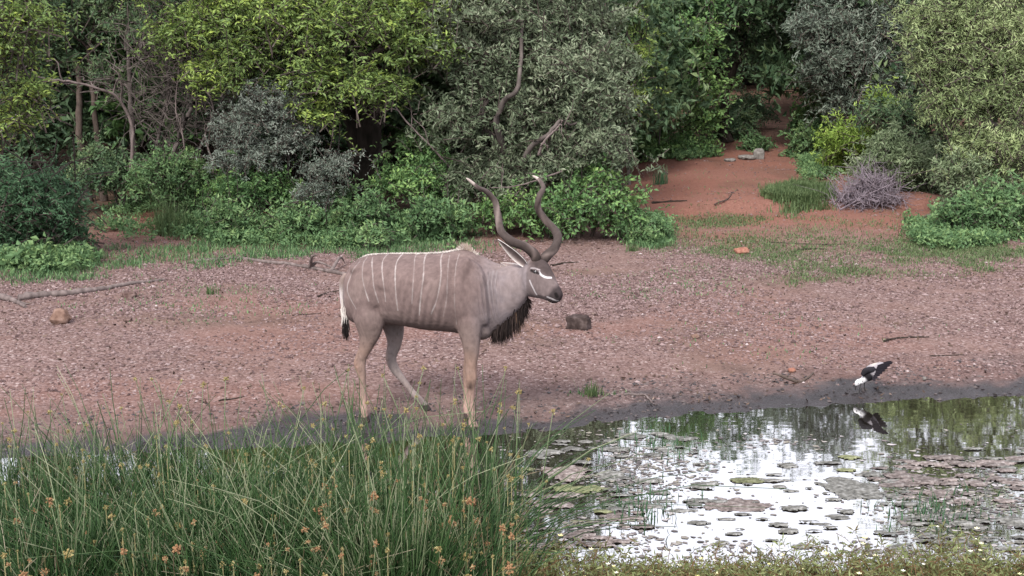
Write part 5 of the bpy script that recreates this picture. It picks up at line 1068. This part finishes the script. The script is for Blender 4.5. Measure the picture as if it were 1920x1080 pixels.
for k in range(105):
    y = r.uniform(6.6, 8.15); x = r.uniform(-.44*y, .22) if k % 3 else r.uniform(-1.1, .1); stalk(x, y, r.uniform(.7, 1.22), r.uniform(.5, 1.0), 'tall rush stalk with a small yellowish brown seed head above the rush bed', 'tall seed heads')
mb = MB(); rr = np.random.default_rng(55)
for k in range(260):
    y = rr.uniform(5.5, 7.6); x = rr.uniform(-.44*y, .1); me = heads[k % 7]; c_ = np.empty(len(me.vertices)*3, np.float32); me.vertices.foreach_get('co', c_); lv = np.empty(len(me.vertices), np.float32); me.attributes['v'].data.foreach_get('value', lv)
    fi = np.empty(len(me.loops), np.int32); me.loops.foreach_get('vertex_index', fi); lt = np.array([p_.loop_total for p_ in me.polygons]); st = np.concatenate([[0], np.cumsum(lt)[:-1]])
    top = np.array([x, y, rr.uniform(.25, .75)]); s_ = rr.uniform(.4, .9); W_ = c_.reshape(-1, 3)*s_+top; base_n = mb.n
    for kk in (3, 4):
        ff = np.stack([fi[st[lt == kk]+i] for i in range(kk)], -1)
        if kk == 3: mb.add(W_, ff, lv)
        else: mb.F.setdefault(4, []).append(ff.astype(np.int64)+base_n)
    tv, tf = tubes(np.array([[[x+.05*rr.normal(), y, -.05], [x, y, top[2]*.6], top]]), np.array([[.004, .003, .002]]), 4); mb.add(tv, tf, 1.)
tag(mb.build('small_rush_heads', M['seedtan']), 'many tiny tan seed heads scattered through the rushes', 'seed heads', None, 'stuff')
# low flowering herbs on the near bank
n = 3000; x = r.uniform(-.1, 3.4, n); y = r.uniform(6.1, 6.98, n)-.0*x; h = .07+.24*r.random(n)**1.5*np.clip(.3+1.4*fbm(x*1.2, y*2, 68), 0, 1.6)
h = np.where(r.random(n) < .06, h+.10, h); P = np.stack([x, y, np.maximum(height(x, y), 0)], -1)
V, q4, v, TP, TR = foliage([(P[i]+[0, 0, h[i]*.55], np.array([.045, .045, h[i]*.6]), 3) for i in range(n)], lf=7, L=.045, W=.009, tl=.11, seed=97, shell=.1)
hb = obj('bank_herbs', make_mesh('bank_herbs', V, q4, {'v': v}), M['herb']); tag(hb, 'low reddish green herbs with narrow leaves on the near bank', 'herbs', None, 'stuff')
tv, tf = tubes(TP, TR*.55, 3); tag(obj('stems', make_mesh('stems', tv, tf, {'v': np.full(len(tv), .1)}), M['herb'], hb), kind='stuff')
k = r.random(n) < .055; F0 = P[k]+np.stack([.03*r.normal(size=k.sum()), .03*r.normal(size=k.sum()), h[k]*1.05+.01], -1); m_ = len(F0); th = np.arange(5)/5*6.283
pet = np.stack([np.stack([0*th, 0*th, 0*th], -1), .011*np.stack([np.cos(th-.45), np.sin(th-.45), .25+0*th], -1), .014*np.stack([np.cos(th), np.sin(th), .45+0*th], -1), .011*np.stack([np.cos(th+.45), np.sin(th+.45), .25+0*th], -1)], 1).reshape(-1, 3)
V = (F0[:, None]+pet[None]*(.6+.7*r.random((m_, 1, 1)))).reshape(-1, 3)
tag(obj('flowers', make_mesh('flowers', V, np.arange(len(V)).reshape(-1, 4), {'v': np.repeat(r.random(m_), 20)}), M['flower'], hb), kind='stuff')
